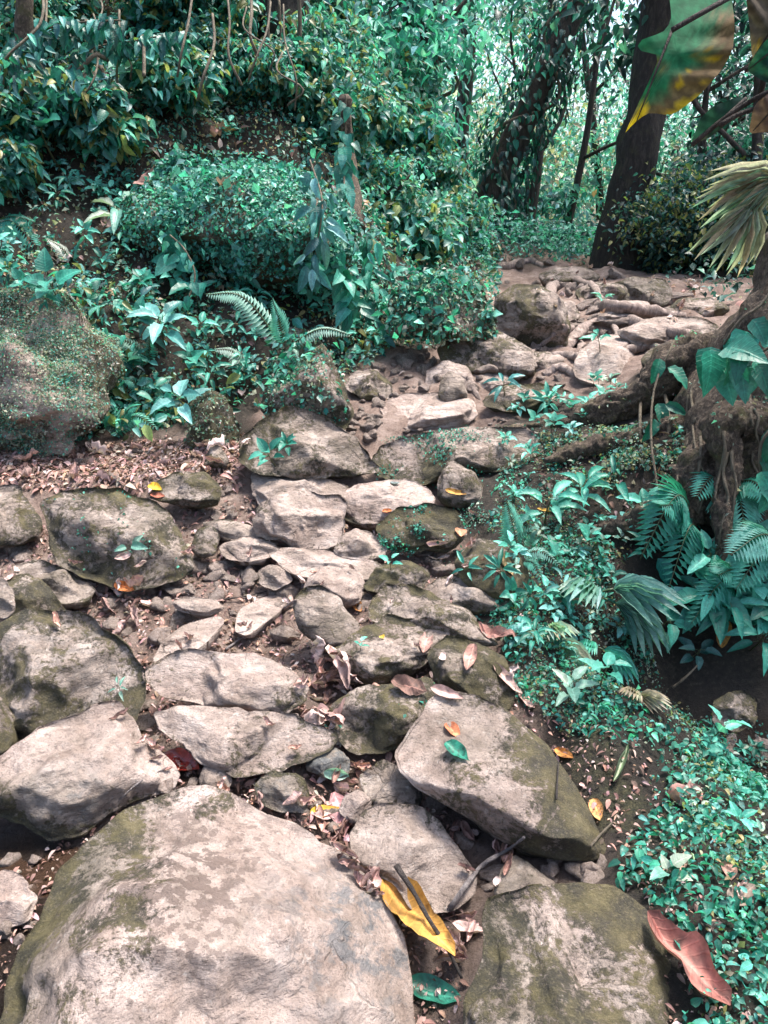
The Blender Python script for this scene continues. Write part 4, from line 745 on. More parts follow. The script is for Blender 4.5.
def fern(label, fr, name='fern', cat='fern'):
    """fr: list of (base px, base py, tip px, tip py, lift towards camera, arch, width, n, colour)"""
    l, n = pick(fr[0][0], fr[0][1]); e = empty(name, l, label, cat)
    for (bx, by, tx, ty, fw, arch, wid, k, c) in fr:
        A, _ = pick(bx, by); Y = A[1]-fw; tip = P(tx, ty, Y); L = np.linalg.norm(tip-A)
        r, q = frond(A-l, tip-l, arch*L, wid*L, k, colr=c)
        s = obj('frond', make_mesh('frond', q[0], [q[1]], M_LEAF, lattr(q[2])), e); obj('stalk', make_mesh('stalk', r[0], fix(r[1]), M_LEAF, {'Col': np.tile((.10, .13, .07), (len(r[0]), 1))}), s)
PT, BT, LT = PALE[1], TEAL[3], TEAL[4]
fern('large pale fern arching under the overhanging boulder', [(285,350,205,294,.10,.25,.17,30,(.20,.40,.33)),(285,345,272,298,.12,.05,.24,22,LT),(290,345,352,335,.15,.15,.16,24,(.26,.42,.36)),(285,350,300,372,.15,.25,.22,18,(.2,.36,.3))])
fern('white-green fern left of the tall plant-covered boulder', [(252,372,214,349,.10,.2,.24,20,(.33,.45,.40)),(252,375,262,398,.12,.3,.25,16,BT)])
fern('bleached fern frond on the upper left bank', [(74,262,46,238,.10,.1,.32,18,(.42,.46,.42)),(72,262,82,236,.1,.1,.3,14,BT)])
fern('fan of fern fronds at the left edge of the bank', [(-8,228,36,246,.15,.25,.4,22,TEAL[3]),(-8,228,20,262,.15,.3,.4,20,(.2,.42,.36)),(-8,222,34,222,.12,.1,.3,18,BT)])
fern('feathery fern in the middle of the left bank', [(150,362,108,340,.08,.2,.26,18,(.2,.36,.29)),(150,362,150,330,.08,.1,.25,16,BT),(150,362,128,372,.1,.3,.25,16,BT)])
fern('fern at the foot of the bank beside the fuzzy boulder', [(118,432,98,402,.08,.2,.28,16,LT),(118,432,140,405,.08,.2,.28,16,BT),(118,432,156,428,.1,.3,.25,16,LT)])
fern('fern tuft beside the low six-leaved plant', [(150,400,120,378,.08,.2,.28,16,BT),(150,402,172,378,.08,.2,.3,14,(.22,.38,.32))])
fern('dark fern drooping over the gully below the root', [(700,535,640,558,.25,.55,.36,26,TEAL[2]),(700,535,660,505,.2,.15,.34,24,TEAL[3]),(700,540,668,590,.3,.45,.3,22,TEAL[2])])
fern('pale fern frond hanging beside the trunk on the right', [(722,492,748,560,.30,.35,.42,28,(.10,.36,.29)),(722,492,696,498,.2,.3,.34,18,TEAL[3]),(722,492,775,505,.25,.3,.36,22,TEAL[3])])
fern('fern at the right edge below the hanging pale frond', [(790,560,735,590,.25,.3,.32,24,TEAL[3]),(790,555,730,555,.25,.2,.3,22,(.12,.36,.31))])
fern('bright fern spilling over the gully edge at the right', [(745,600,690,625,.2,.4,.32,22,TEAL[3]),(745,600,770,640,.2,.3,.32,22,LT),(745,598,718,575,.2,.2,.3,20,TEAL[3])])
fern('small upright fern on the mossy trail edge', [(518,550,506,500,.06,.05,.26,22,TEAL[4]),(518,552,540,528,.06,.2,.26,18,PALE[0])])
fern('small fern beside the tan leaf on the trail edge', [(520,556,560,566,.10,.25,.22,18,(.18,.38,.32)),(522,560,545,590,.1,.3,.22,16,LT)])
def palm(label, bx, by, blades, L, P_, spread=1.9, ang=0.0, lift=.12, name='palm_seedling', out=(0, -.55, .45)):
    """fan of narrow pleated blades"""
    l, n = pick(bx, by); e = empty(name, l, label, 'palm'); Lm = L*np.linalg.norm(l-CAM)/FPX
    for k, (dx, dz, s) in enumerate(blades):
        f = MB(); c0 = np.array([dx*Lm*.35, -.15*Lm, dz*Lm*.4+lift*Lm])
        o_ = nrm(np.array([dx, out[1], dz])); side = nrm(np.cross(o_, np.array([0, -.35, 1]))); m = 9; a = np.linspace(-spread/2, spread/2, m)
        d = np.cos(a)[:, None]*o_+np.sin(a)[:, None]*side; nv = np.tile(np.cross(side, o_), (m, 1)); nv *= np.sign(nv[0][2]+1e-6)
        f.add(*cloud(np.tile(c0, (m, 1)), d, nv, Lm*s*(1-.25*np.abs(a)/spread*2), .20, T_LANCE, pal(P_, m, .12)))
        b_ = obj('frond', f.mesh('frond', M_GLOSS), e); V, Q = tube(spline([(0, 0, -.01), c0*.5+[0, 0, .05*Lm], c0], 5), .018*Lm, 4)
        obj('stalk', make_mesh('stalk', V, fix(Q), M_LEAF, {'Col': np.tile((.10, .15, .08), (len(V), 1))}), b_)
palm('pleated palm seedling with fan leaves beside the dark gully', 592, 600, [(.75,.35,1),(.9,-.25,1),(-.3,.4,.75)], 62, PALE[[0,1,0,4]], spread=1.3)
palm('pale fading palm seedling on the trail edge', 548, 640, [(.1,.55,.9),(.6,-.15,1),(-.6,.2,.7)], 42, np.array([(.30,.36,.26),(.22,.38,.30),(.36,.33,.24)]), spread=1.2)
palm('little palm seedling below the pleated one', 590, 648, [(.8,-.2,1),(-.2,.3,.6)], 40, TEAL[2:], spread=1.2)
palm('dried curling seedling on the lip of the gully', 632, 700, [(.5,.35,.9),(-.2,.6,.8)], 30, np.array([(.34,.28,.2),(.26,.24,.17)]), spread=1.4)
# ------------------------------------------------------------------ hanging leaf vines
def vine(label, path, nl, L, P_, T=T_HEART, wd=.62, name='leafy_vine', rad=.006, fw=.08, side=.6, hang=.8, cat='vine'):
    """path: (px,py,Y) or (px,py) picked; leaves hang along it"""
    pts = []
    for q in path:
        if len(q) == 3: pts.append(P(*q))
        else: l, n = pick(*q); pts.append(l+n*fw*.5+np.array([0, -fw, 0]))
    c = spline(pts, max(12, nl)); org = c[0]; e = empty(name, org, label, cat)
    V, Q = tube(c-org, rad, 5); obj('stem', make_mesh('stem', V, fix(Q), M_STEM), e); f = MB(); i = rng.integers(0, len(c), nl)
    d = np.stack([side*rng.normal(size=nl), -.35-.4*rng.random(nl), -hang+.35*rng.normal(size=nl)], -1); nv = np.stack([.5*rng.normal(size=nl), -1+.2*rng.normal(size=nl), .8+.3*rng.normal(size=nl)], -1)
    p = c[i]-org+nrm(d)*L*.25+.03*rng.normal(size=(nl, 3)); f.add(*cloud(p, d, nv, L*rng.uniform(.6, 1.15, nl), wd*rng.uniform(.85, 1.15, nl), T, pal(P_, nl, .2)))
    obj('foliage', f.mesh('foliage', M_GLOSS), e)
vine('heart-leaved vine hanging right of the overhanging boulder', [(346,95,5.75),(345,150,5.75),(343,200,5.5),(335,240,5.25),(345,280,5.2),(350,310,5.2)], 70, .13, TEAL[1:4])
vine('narrow-leaved vine spilling over the right shoulder of the overhanging boulder', [(310,160,5.6),(322,200,5.15),(318,240,5.05),(312,275,5.05)], 34, .14, BLUE[0:4], T_LANCE, .4)
vine('sparse vine with round leaves on the left face of the overhanging boulder', [(170,235,5.1),(185,250,5.05),(195,275,5.0),(188,300,4.95)], 16, .10, TEAL[2:4])
vine('broad-leaved vine trailing down the bank beside the bare vine stump', [(360,225,5.7),(372,260,5.6),(365,290,5.5),(375,320,5.4)], 36, .13, TEAL[1:4], T_BIG, .45)
vine('large heart-leaved climber on the buttress tree', [(790,250,3.2),(765,300,3.15),(740,320,3.15),(720,350,3.15)], 14, .17, TEAL[2:4], T_HEART, .66, side=.5)
vine('large heart-leaved climber hanging lower on the buttress trunk', [(800,330,3.0),(765,350,3.05),(745,360,3.05),(738,385,3.05)], 10, .15, TEAL[1:4], T_HEART, .62, side=.4)
vine('striped-leaf climber at the right edge of the trunk', [(800,400,2.85),(770,430,2.85),(760,450,2.85),(762,480,2.85)], 9, .16, TEAL[1:4], T_BIG, .55, side=.4)
vine('thin bare vine with few leaves hanging on the root face', [(675,340,3.95),(655,385,3.85),(651,440,3.6),(658,500,3.4),(645,545,3.2)], 9, .13, TEAL[1:3], T_BIG, .5)
vine('drooping leafy vine at the top left of the bank', [(120,20,5.8),(60,25,5.7),(20,45,5.6),(0,70,5.5)], 130, .11, np.vstack([TEAL[0:4], BLUE[:3]]), T_BIG, .45)
vine('leafy vine along the top edge above the pale leafy clump', [(190,30,6.0),(140,40,5.9),(90,50,5.8),(50,90,5.6)], 130, .10, np.vstack([TEAL[0:4], BLUE[:3]]), T_BIG, .45)
# ------------------------------------------------------------------ trees
def tree(label, base, path, rads, crown=None, name='forest_tree', mat=None, leaf=None, group=None, wob=.18, limbs=6, seed=0, k=16):
    """path: world points of the trunk axis; crown: (centre, radii, clumps, leaves, size, palette)"""
    r = np.random.default_rng(seed+400); base = np.asarray(base, float); e = empty(name, base, label, 'tree', group)
    c = spline(path, 22); rd = np.interp(np.linspace(0, 1, 22), np.linspace(0, 1, len(rads)), rads); t = MB(); t.add(*tube(c-base, rd, k, wob, seed))
    if crown:
        ctr, rad, ncl, nl, size, P_ = crown; ctr = np.asarray(ctr, float); rad = np.asarray(rad, float)
        dirs = nrm(r.normal(size=(ncl, 3))); tips = ctr+dirs*rad*r.uniform(.25, 1, (ncl, 1))**.6
        for i in range(min(limbs, ncl)):
            s = c[int(r.uniform(.45, .95)*21)]; tp = tips[i]; m = (s+tp)/2+r.normal(size=3)*.15*np.linalg.norm(tp-s)
            L_ = spline([s, m, tp], 8); t.add(*tube(L_-base, np.linspace(rd[-1]*.8+.01, .008, 8), 6))
        f = MB(); per = nl//ncl
        for tp in tips:
            cs = r.uniform(.14, .46)*rad.mean(); m = int(per*r.uniform(.5, 1.5)); q = tp+r.normal(size=(m, 3))*cs*np.array([1, 1, .6])
            nv = np.stack([.6*r.normal(size=m), .6*r.normal(size=m)-.3, np.full(m, .8)], -1); d = np.stack([r.normal(size=m), r.normal(size=m), -.5+.4*r.normal(size=m)], -1)
            f.add(*cloud(q-base, d, nv, size*r.uniform(.55, 1.25, m), r.uniform(.35, .6, m), T_MED if base[1] < 11 else T_SMALL, pal(P_, m, .22)*r.uniform(.8, 1.2)))
        obj('crown', f.mesh('crown', M_LEAF), e)
    obj('trunk', make_mesh('trunk', np.concatenate(t.V), fix(np.concatenate(t.Q)), mat or M_BARK), e); return e
def ivy(label, path, rad, nl, size, P_, seed=0):
    r = np.random.default_rng(seed+900); c = spline(path, 40); org = c[0]; e = empty('climbing_vine', org, label, 'vine'); i = r.integers(0, 40, nl); a = r.uniform(0, 2*np.pi, nl)
    T_ = nrm(np.gradient(c, axis=0))[i]; x = nrm(np.cross(T_, np.array([0, 1., 0]))); y = np.cross(T_, x); o_ = np.cos(a)[:, None]*x+np.sin(a)[:, None]*y
    rr = np.interp(i/39, np.linspace(0, 1, len(rad)), rad); q = c[i]+o_*(rr*r.uniform(.8, 1.7, nl))[:, None]+.05*r.normal(size=(nl, 3))
    f = MB(); d = o_*.6+np.array([0, 0, -.9])+.4*r.normal(size=(nl, 3)); f.add(*cloud(q-org, d, o_+np.array([0, 0, .5]), size*r.uniform(.6, 1.2, nl), r.uniform(.4, .6, nl), T_MED, pal(P_, nl, .25)))
    obj('foliage', f.mesh('foliage', M_LEAF), e)
    sp = np.array([c[j]+(np.cos(j*.5)*nrm(np.cross(nrm(np.gradient(c, axis=0))[j], np.array([0, 1., 0])))-np.array([0, .6, 0]))*np.interp(j/39, np.linspace(0, 1, len(rad)), rad)*1.05 for j in range(40)])
    V, Q = tube(sp-org, .02, 5); obj('stem', make_mesh('stem', V, fix(Q), M_STEM), e)
g = lambda x, y: np.array([x, y, H(x, y)])
# dark leaning tree at the top of the trail
b = P(625, 285, 9.0)
tree('dark leaning tree with a flared foot at the top of the trail', b, [b-[0,0,.3], P(622,262,9.0), P(628,210,9.0), P(640,140,9.0), P(654,60,9.05), P(668,-60,9.1), P(690,-260,9.3), P(700,-420,9.5)], [.62,.36,.24,.21,.2,.18,.16,.12], None, seed=1, k=30, mat=M_BLACK)
for pts, rd in (([(606,282,8.9),(585,283,8.6),(568,276,8.4),(555,280,8.3)], .10), ([(640,286,8.8),(668,290,8.3),(700,305,7.8)], .09)):
    pass
# vine-covered leaning tree in the middle
b = P(474, 242, 10.5); vp = [b-[0,0,.3], P(490,200,10.5), P(515,140,10.5), P(540,85,10.6), P(565,30,10.7), P(600,-60,10.9), P(640,-160,11)]
tree('leaning tree smothered in climbing leaves left of the gap in the forest', b, vp, [.34,.22,.16,.15,.14,.13,.12], None, seed=2)
ivy('dark climbing leaves smothering the leaning tree', vp, [.38,.30,.25,.24,.24,.2,.18], 2000, .11, np.vstack([DARKG, TEAL[:3]]), 1)
b = P(410, 225, 9.6); vp = [b-[0,0,.3], P(408,180,9.6), P(415,110,9.6), P(425,40,9.6), P(432,-40,9.7), P(440,-200,9.8)]
tree('upright dark tree behind the hanging leaf curtain', b, vp, [.3,.24,.2,.18,.16,.14], ((-.3,9.2,3.9),(1.5,1.1,1.3),18,3000,.11,np.vstack([TEAL[1:], BLUE[1:4]])), seed=3)
ivy('pale climbing leaves draped over the upright dark tree', vp, [.35,.35,.4,.4,.4,.4], 900, .12, np.vstack([BLUE[:4], TEAL[2:]]), 2)
b = P(282, 112, 7.6)
tree('black-trunked tree standing on top of the left bank', b, [b-[0,0,.3], P(282,60,7.6), P(283,0,7.6), P(286,-80,7.65), P(290,-200,7.7)], [.30,.24,.22,.2,.18], None, seed=4, mat=M_BLACK)
b = P(24, 100, 5.9)
tree('thin brown sapling at the top left corner', b, [b-[0,0,.2], P(23,50,5.9), P(25,0,5.9), P(22,-60,5.9), P(26,-200,6)], [.06,.055,.05,.045,.04], None, seed=5, mat=M_ROOT)
b = P(452, 165, 12); 
for i, (x0, y0, x1, y1, Y, r0, lab) in enumerate([(528,232,542,90,12.5,.085,'thin straight sapling right of the smothered leaning tree'),(565,240,600,40,13,.06,'slim sapling leaning right behind the thin straight sapling'),(690,262,704,120,9.5,.05,'thin dark sapling in the shade right of the dark leaning tree'),
        (462,120,470,-20,14,.13,'distant trunk against the bright sky beside the hanging leaves'),(600,215,585,60,16,.08,'faint distant sapling in the bright gap'),(745,240,760,60,9,.07,'dark sapling behind the buttress tree')]):
    a = P(x0, y0, Y); gb = np.array([a[0], a[1], min(a[2], H(a[0], a[1]))]); tp = P(x1, y1, Y); ex = tp+(tp-a)*.7
    tree(lab, gb, [gb-[0,0,.2], (gb+a)/2, a, (a+tp)/2+[.05,0,0], tp, ex], [r0*1.2,r0*1.1,r0,r0*.85,r0*.7,r0*.4], (ex,(1.3,1.1,.8),8,900,.16,(DARKG if i in (2, 5) else np.vstack([TEAL, PALE]))), seed=20+i, limbs=4, wob=.08)
# leaf wall beyond the crest: shrubs and trees, each on its own trunk
BG = [(-5.5,9.5,4.6,'TB',2.2,1.7,3200),(-4.0,8.6,3.9,'TB',1.5,1.2,2600),(-2.6,9.4,4.0,'TB',1.5,1.2,2600),(-1.5,10.5,3.9,'TB',1.5,1.4,3000),(-.6,11.5,3.6,'TB',1.3,1.4,2600),
      (.3,15,2.3,'TP',1.8,1.7,2600),(2.2,16,2.4,'PW',2.0,1.8,3000),(4.3,15.5,2.2,'TP',1.9,1.8,3000),(1.0,20,4.0,'PW',3.0,2.6,3600),(4.6,21,3.9,'TP',3.0,2.6,3800),(8.5,20,4.3,'TP',3.2,2.8,3800),
      (3.0,27,3.6,'PW',3.6,3.2,3600),(7.5,28,4.6,'TP',3.6,3.4,3600),(-1.5,24,5.5,'TP',3.2,3.2,3400),(12,24,5,'TP',3.4,3.2,3000),(-5,16,6,'TB',3,2.4,3600),(6.0,12.2,2.6,'DK',1.7,1.7,3400),(7.2,10.0,2.3,'DK',1.7,1.6,3000),(4.7,10.8,2.2,'DK',1.0,1.1,1900),(5.6,14.5,4.4,'DK',2.0,1.6,2600),
      (3.2,18.5,5.6,'TP',2.0,1.4,1800),(-9,13,8,'TB',3,2.2,2600),(10,14,4,'DK',2.6,2.4,2800),(1.2,13.2,1.4,'TB',.9,.7,1300),(2.4,13.0,1.3,'TB',.8,.6,1200)]
PK = {'TB': np.vstack([TEAL[:4], BLUE[:4], BLUE[1:4]]), 'TP': np.vstack([TEAL[1:]*1.2, PALE*1.3, BLUE[1:4]*1.3, BLUE[1:4]]), 'PW': np.vstack([PALE*1.5, WARM*1.4, TEAL[2:]*1.2, BLUE[1:4]*1.4]), 'DK': np.vstack([DARKG, DARKG, TEAL[:2]])}  # TP and PW lightened for sunlight, DK darkened for shade, in the leaf colour
LB = {'TB': 'bushy bluish-green tree crowding the upper edge of the left bank', 'TP': 'leafy forest tree in the bright gap beyond the trail', 'PW': 'tree far beyond the trail with sunlight coloured into its leaves', 'DK': 'dim leafy tree in the shade right of the dark leaning tree'}
for i, (x, y, cz, k, rx, rz, nl) in enumerate(BG):
    b = g(x, y); top = np.array([x+.3*math.sin(i*2.1), y, max(cz, b[2]+.6)]); h_ = top[2]-b[2]
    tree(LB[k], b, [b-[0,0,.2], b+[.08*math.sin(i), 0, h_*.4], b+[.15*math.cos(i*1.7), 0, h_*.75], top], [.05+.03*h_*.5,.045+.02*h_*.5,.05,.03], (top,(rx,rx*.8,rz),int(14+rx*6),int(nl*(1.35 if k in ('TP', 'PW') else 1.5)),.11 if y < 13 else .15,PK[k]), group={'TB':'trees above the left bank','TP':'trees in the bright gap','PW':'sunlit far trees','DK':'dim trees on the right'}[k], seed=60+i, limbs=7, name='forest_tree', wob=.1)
# ------------------------------------------------------------------ buttress tree on the right
b = np.array([2.6, 3.75, .5]); e = empty('buttress_tree', b, 'big buttress-rooted tree leaning in at the right edge', 'tree')
BTV, BTF, BTN = [], [], 0
def bt(name, pts, rads, k=20, wob=.22, seed=0, mat=None, n=26):
    n, k = max(n, 70), max(k*2, 40); c = spline(pts, n); rd = np.interp(np.linspace(0, 1, n), np.linspace(0, 1, len(rads)), rads); V, Q = tube(c-b, rd, k, wob, seed); ax = np.concatenate([np.repeat(c-b, k, 0), c[:1]-b, c[-1:]-b]); o_ = V-ax; rr_ = np.linalg.norm(o_, axis=1, keepdims=True)+1e-6; q_ = np.stack([V[:, 0]*16, V[:, 1]*16, V[:, 2]*5], -1); V = V+o_/rr_*(.018*fbm(q_, 4, seed+2)+.022*fbm(V*40, 4, seed+4)-.025*np.abs(vnoise(q_*1.3, seed+9)))[:, None]*np.minimum(1, rr_/.12); globals().update(BTN=BTN+len(V)); BTF.append(Q+BTN-len(V)); BTV.append(V+b); return obj(name, make_mesh(name, V, fix(Q), mat or M_ROOT), e)
bt('trunk', [(2.36,3.78,-.3),(2.39,3.78,.3),(2.47,3.8,.8),(2.60,3.82,1.25),(2.78,3.82,1.8),(3.0,3.85,2.6),(3.25,3.9,4.2),(3.5,4,6.5)], [.98,.88,.72,.62,.58,.55,.5,.42], 56, .26, 3, n=70)
bt('root', [(2.2,3.95,.85), tuple(P(690,362,4.05)), tuple(P(645,396,4.05)), tuple(P(590,415,4.15)), tuple(P(540,428,4.2)), tuple(P(500,438,4.2)), tuple(P(470,452,4.15))], [.20,.14,.10,.075,.06,.045,.03], 16, .12, 7)
bt('root', [(2.0,3.7,.45), tuple(P(690,432,3.75)), tuple(P(640,440,3.8)), tuple(P(585,448,3.85)), tuple(P(545,462,3.8))], [.2,.11,.07,.05,.02], 16, .2, 8)
bt('root', [(2.0,3.5,.3), tuple(P(720,470,3.45)), tuple(P(690,500,3.35)), tuple(P(650,520,3.3)), tuple(P(600,530,3.35))], [.22,.17,.14,.09,.03], 14, .25, 9)
bt('root', [(2.35,3.5,.5), tuple(P(735,420,3.35)), tuple(P(728,470,3.25)), tuple(P(722,520,3.15)), tuple(P(735,600,3.0))], [.15,.09,.06,.045,.03], 10, .15, 11)
BT = BVHTree.FromPolygons(np.concatenate(BTV).tolist(), np.concatenate(BTF)[:, :3].tolist()+np.concatenate(BTF)[:, [0, 2, 3]].tolist())
for i in range(16):                                  # thin rootlets clinging to the trunk's face
    x0 = 640+i*9+rng.uniform(-6, 6); y0 = 395+rng.uniform(-30, 60)
    if pick(x0, y0)[0] is None: continue
    tl = []
    for s_ in range(6):
        d_ = nrm(ray(x0+rng.uniform(-3, 3)+s_*rng.uniform(-2, 2), y0+s_*rng.uniform(14, 20))); h_ = BT.ray_cast(Vector(CAM), Vector(d_))
        if h_[0] is not None: tl.append(np.array(h_[0])-d_*.004)
    if len(tl) > 3 and max(np.linalg.norm(np.diff(tl, axis=0), axis=1)) < .3: V, Q = tube(spline(tl, 14)-b, np.linspace(.009, .004, 14), 6, .2, i); obj('rootlet', make_mesh('rootlet', V, fix(Q), M_STEM), e)
# moss and weeds on the buttress roots
pts_, nn_ = [], []
for ch in e.children:
    if ch.name.startswith(('root', 'trunk')) and not ch.name.startswith('rootlet'):
        me = ch.data; V = np.zeros(len(me.vertices)*3); me.vertices.foreach_get('co', V); V = V.reshape(-1, 3)+b; F = np.array([p.vertices[:3] for p in me.polygons]); a = np.cross(V[F[:, 1]]-V[F[:, 0]], V[F[:, 2]]-V[F[:, 0]]); nz = nrm(a); cc = V[F].mean(1)
        p, n = sample(V, F, 420 if ch.name.startswith('trunk') else 220, np.clip(.25+nz[:, 2], .02, 2)*np.clip(.1+1.6*fbm(cc*5, 3, 8), .0, 2)*(cc[:, 2] < 1.3)); pts_.append(p); nn_.append(n)
mb = MB(); mb.add(*leaves_on(np.concatenate(pts_), np.concatenate(nn_), .010, .035, np.vstack([TEAL[1:], PALE, MOSSY]), .03)); stuff('root_weeds', 'little weeds and moss tufts on the buttress roots', 'ground cover', mb)
# bushes crowding the bank top and the dark side of the trail
for i, (px, py, r0, k) in enumerate([(15,75,.42,0),(60,35,.3,0),(150,25,.5,0),(205,60,.45,0),(240,95,.35,0),(225,10,.5,0),(320,95,.4,1),(345,50,.5,1),(310,30,.45,1),(375,150,.42,1),(385,100,.5,1),(60,10,.5,0),(410,205,.4,1),(430,225,.35,1),(352,160,.35,1),(398,175,.4,1),(330,125,.35,1),(300,118,.3,1),(455,250,.3,1),(415,265,.3,1),(385,230,.35,1),(180,110,.25,0),(30,150,.3,0),(100,150,.22,0),(260,105,.25,0),(5,195,.25,0),(670,270,.5,2),(705,265,.55,2),(745,275,.55,2),(690,235,.6,2),(730,225,.6,2),(765,240,.6,2),(660,240,.5,2)]):
    l, n = pick(px, py)
    if l is None or l[1] > 14: l = P(px, py, 8.6+.3*(i % 4)); l[2] = H(l[0], l[1])
    l = np.array(l); tp = l+np.array([0, -.1, r0*.9]); Pk = [np.vstack([TEAL[:4], BLUE[:4]]), np.vstack([TEAL[1:], BLUE[1:4], PALE[:2]]), DARKG][k]  # the gloomy bushes carry their shade in the leaf colour
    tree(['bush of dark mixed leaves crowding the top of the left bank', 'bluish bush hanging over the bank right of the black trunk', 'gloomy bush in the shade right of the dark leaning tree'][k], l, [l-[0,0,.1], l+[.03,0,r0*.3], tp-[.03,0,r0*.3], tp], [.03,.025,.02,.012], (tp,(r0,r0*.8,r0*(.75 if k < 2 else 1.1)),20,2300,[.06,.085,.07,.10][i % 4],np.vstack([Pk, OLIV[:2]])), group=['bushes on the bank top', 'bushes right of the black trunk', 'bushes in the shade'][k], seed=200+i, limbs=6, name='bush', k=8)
# roots crossing the upper trail
for i, (lab, pts, r) in enumerate([('worn root slanting down the upper trail beside the upright boulder', [(563,322),(572,332),(580,345),(583,352)], .035), ('long worn root crossing the upper trail', [(560,345),(590,325),(630,322),(670,332),(700,328)], .045), ('pale root step across the upper trail', [(545,352),(565,357),(585,352)], .035),
        ('root edging the far end of the trail', [(590,300),(615,308),(650,312),(690,310)], .05), ('curled root beside the pinkish rounded stone', [(462,368),(470,380),(474,392),(482,400)], .022), ('mossy root running below the dark leaning tree', [(596,284),(575,290),(556,286),(545,292)], .06), ('low root step near the pale hump of rock', [(545,372),(560,368),(580,372)], .03),('thin root snaking down the steep dirt left of the pale hump', [(520,355),(535,350),(548,340),(556,330)], .02), ('forked root at the foot of the long pale rock', [(610,345),(632,350),(655,347),(680,352)], .03), ('root half buried near the dark flat-topped rock', [(575,275),(595,290),(603,305)], .035), ('short root bridging the dirt above the pale hump', [(595,318),(612,326),(622,338)], .025), ('root edging the trail top by the undergrowth', [(480,262),(505,268),(530,262),(552,268)], .05)]):
    q = [pick(*a)[0]+np.array([0, 0, r*(.15 if 0 < j < len(pts)-1 else -1.2)]) for j, a in enumerate(pts)]; tag(tube_obj('tree_root', spline(q, 18), np.linspace(r*1.1, r*.7, 18), M_PROOT, org=q[0], k=14, wob=.4, seed=i), lab, 'root')
# lianas on the bank
for i, (lab, pts, r) in enumerate([('thin liana hanging in front of the black trunk', [(270,-20,7.0),(268,40,7),(272,80,7),(270,110,7)], .012), ('curved liana right of the black trunk', [(298,-20,7),(300,30,7),(296,60,7),(284,72,7)], .016), ('straight liana beside the black trunk', [(279,0,7.1),(281,50,7.1),(276,105,7.1)], .01),
        ('tangled bare stem on the upper left bank', [(98,60,5.9),(104,80,5.8),(97,100,5.7),(102,120,5.6)], .018), ('crooked bare stem beside the tangled one', [(78,70,5.9),(88,62,5.8),(92,40,5.9),(86,20,6)], .014), ('bare woody stem arching out of the bank', [(70,75,5.8),(82,68,5.7),(95,55,5.7),(108,60,5.8)], .014),
        ('vertical bare shoot above the pale leafy clump', [(143,36,5.9),(144,55,5.8),(144,76,5.7)], .012)]):
    q = [P(*a) for a in pts]; tag(tube_obj('liana', spline(q, 16), r, M_STEM, org=q[0], k=7, wob=.1, seed=i), lab, 'liana')
for i in range(15):                                  # bare stems tangled in front of the foliage of the bank top
    x0 = rng.uniform(10, 290); y0 = rng.uniform(-15, 60); L_ = rng.uniform(50, 110); Y0 = 5.45+.5*rng.random(); dx = rng.normal()*22
    q = [P(x0, y0, Y0+.4), P(x0+dx*.2+rng.normal()*6, y0+L_*.35, Y0+.15), P(x0+dx*.7+rng.normal()*8, y0+L_*.7, Y0), P(x0+dx, y0+L_, Y0+.05)]
    tag(tube_obj('liana', spline(q, 16), rng.uniform(.005, .011), M_STEM, org=q[0], k=6, wob=.15, seed=i), 'bare brown stem hanging in the tangle along the top of the left bank', 'liana', 'bare stems tangled along the bank top')
# bare vine-wrapped stump on the bank
q = [pick(352,215)[0]-[0,0,.1], P(350,160,5.9), P(346,120,5.9), P(343,95,5.9)]
o = tag(tube_obj('tree_stump', spline(q, 14), [.08,.07,.06,.05,.045,.04,.04,.04,.04,.04,.04,.045,.05,.03], M_ROOT, org=q[0], k=20, wob=.3, seed=4), 'slim mossy dead stump among vines on the bank', 'stump')
# ------------------------------------------------------------------ big-leaved climber at the top right
def bigleaf(outline, Y, fold, mat, thick=.004, bend=.12):
    ol = np.array(outline, float); c0 = ol.mean(0); k = 60; p = chaikin(ol, 2); seg = np.linalg.norm(np.roll(p, -1, 0)-p, axis=1); cu = np.r_[0, np.cumsum(seg)]; cl = np.vstack([p, p[:1]]); tt = np.linspace(0, cu[-1], k, endpoint=False)
    ed = np.stack([np.interp(tt, cu, cl[:, j]) for j in (0, 1)], -1); rr = np.linspace(0, 1, 10)[1:]
    px = np.concatenate([c0[None], (c0+(ed-c0)[None]*rr[:, None, None]).reshape(-1, 2)]); ax = np.array(fold[1], float)-np.array(fold[0], float); L_ = np.linalg.norm(ax); ax /= L_
    rel = px-np.array(fold[0]); u = rel@ax/L_; s = (rel[:, 0]*ax[1]-rel[:, 1]*ax[0])/L_
    dep = Y-.10*np.abs(s)*.6+bend*(u-.5)**2+.012*np.sin(u*22+np.abs(s)*9)*np.abs(s)*2
    V = CAM+ray(px[:, 0], px[:, 1])*(dep/ray(px[:, 0], px[:, 1])[:, 1])[:, None]; i = np.arange(k); i2 = (i+1) % k
    F3 = np.stack([np.zeros(k, int), 1+i, 1+i2], -1); Q = np.concatenate([np.stack([1+j*k+i, 1+(j+1)*k+i, 1+(j+1)*k+i2, 1+j*k+i2], -1) for j in range(8)])
    return V, F3, Q, u, s
def leafcol(u, s, V, pal_):
    n1 = fbm(V*14, 4, 3); n2 = fbm(V*45, 3, 9); g_, br, ye = [np.array(c) for c in pal_]
    m = np.clip((s*1.6+(u-.35)*.9+.5*n1)*2.2, 0, 1)[:, None]; c = g_*(1-m)+br*m; y = np.clip((n2+.6*n1+.9*(u-.6)-.25)*3, 0, 1)[:, None]*m; c = c*(1-y)+ye*y
    return c*(.85+.15*np.sign(np.sin(u*34-np.abs(s)*22)))[:, None]
l0 = P(790, 60, 1.9); e = empty('climbing_aroid', l0, 'big-leaved tropical climber with blotched leaves at the upper right corner', 'plant')
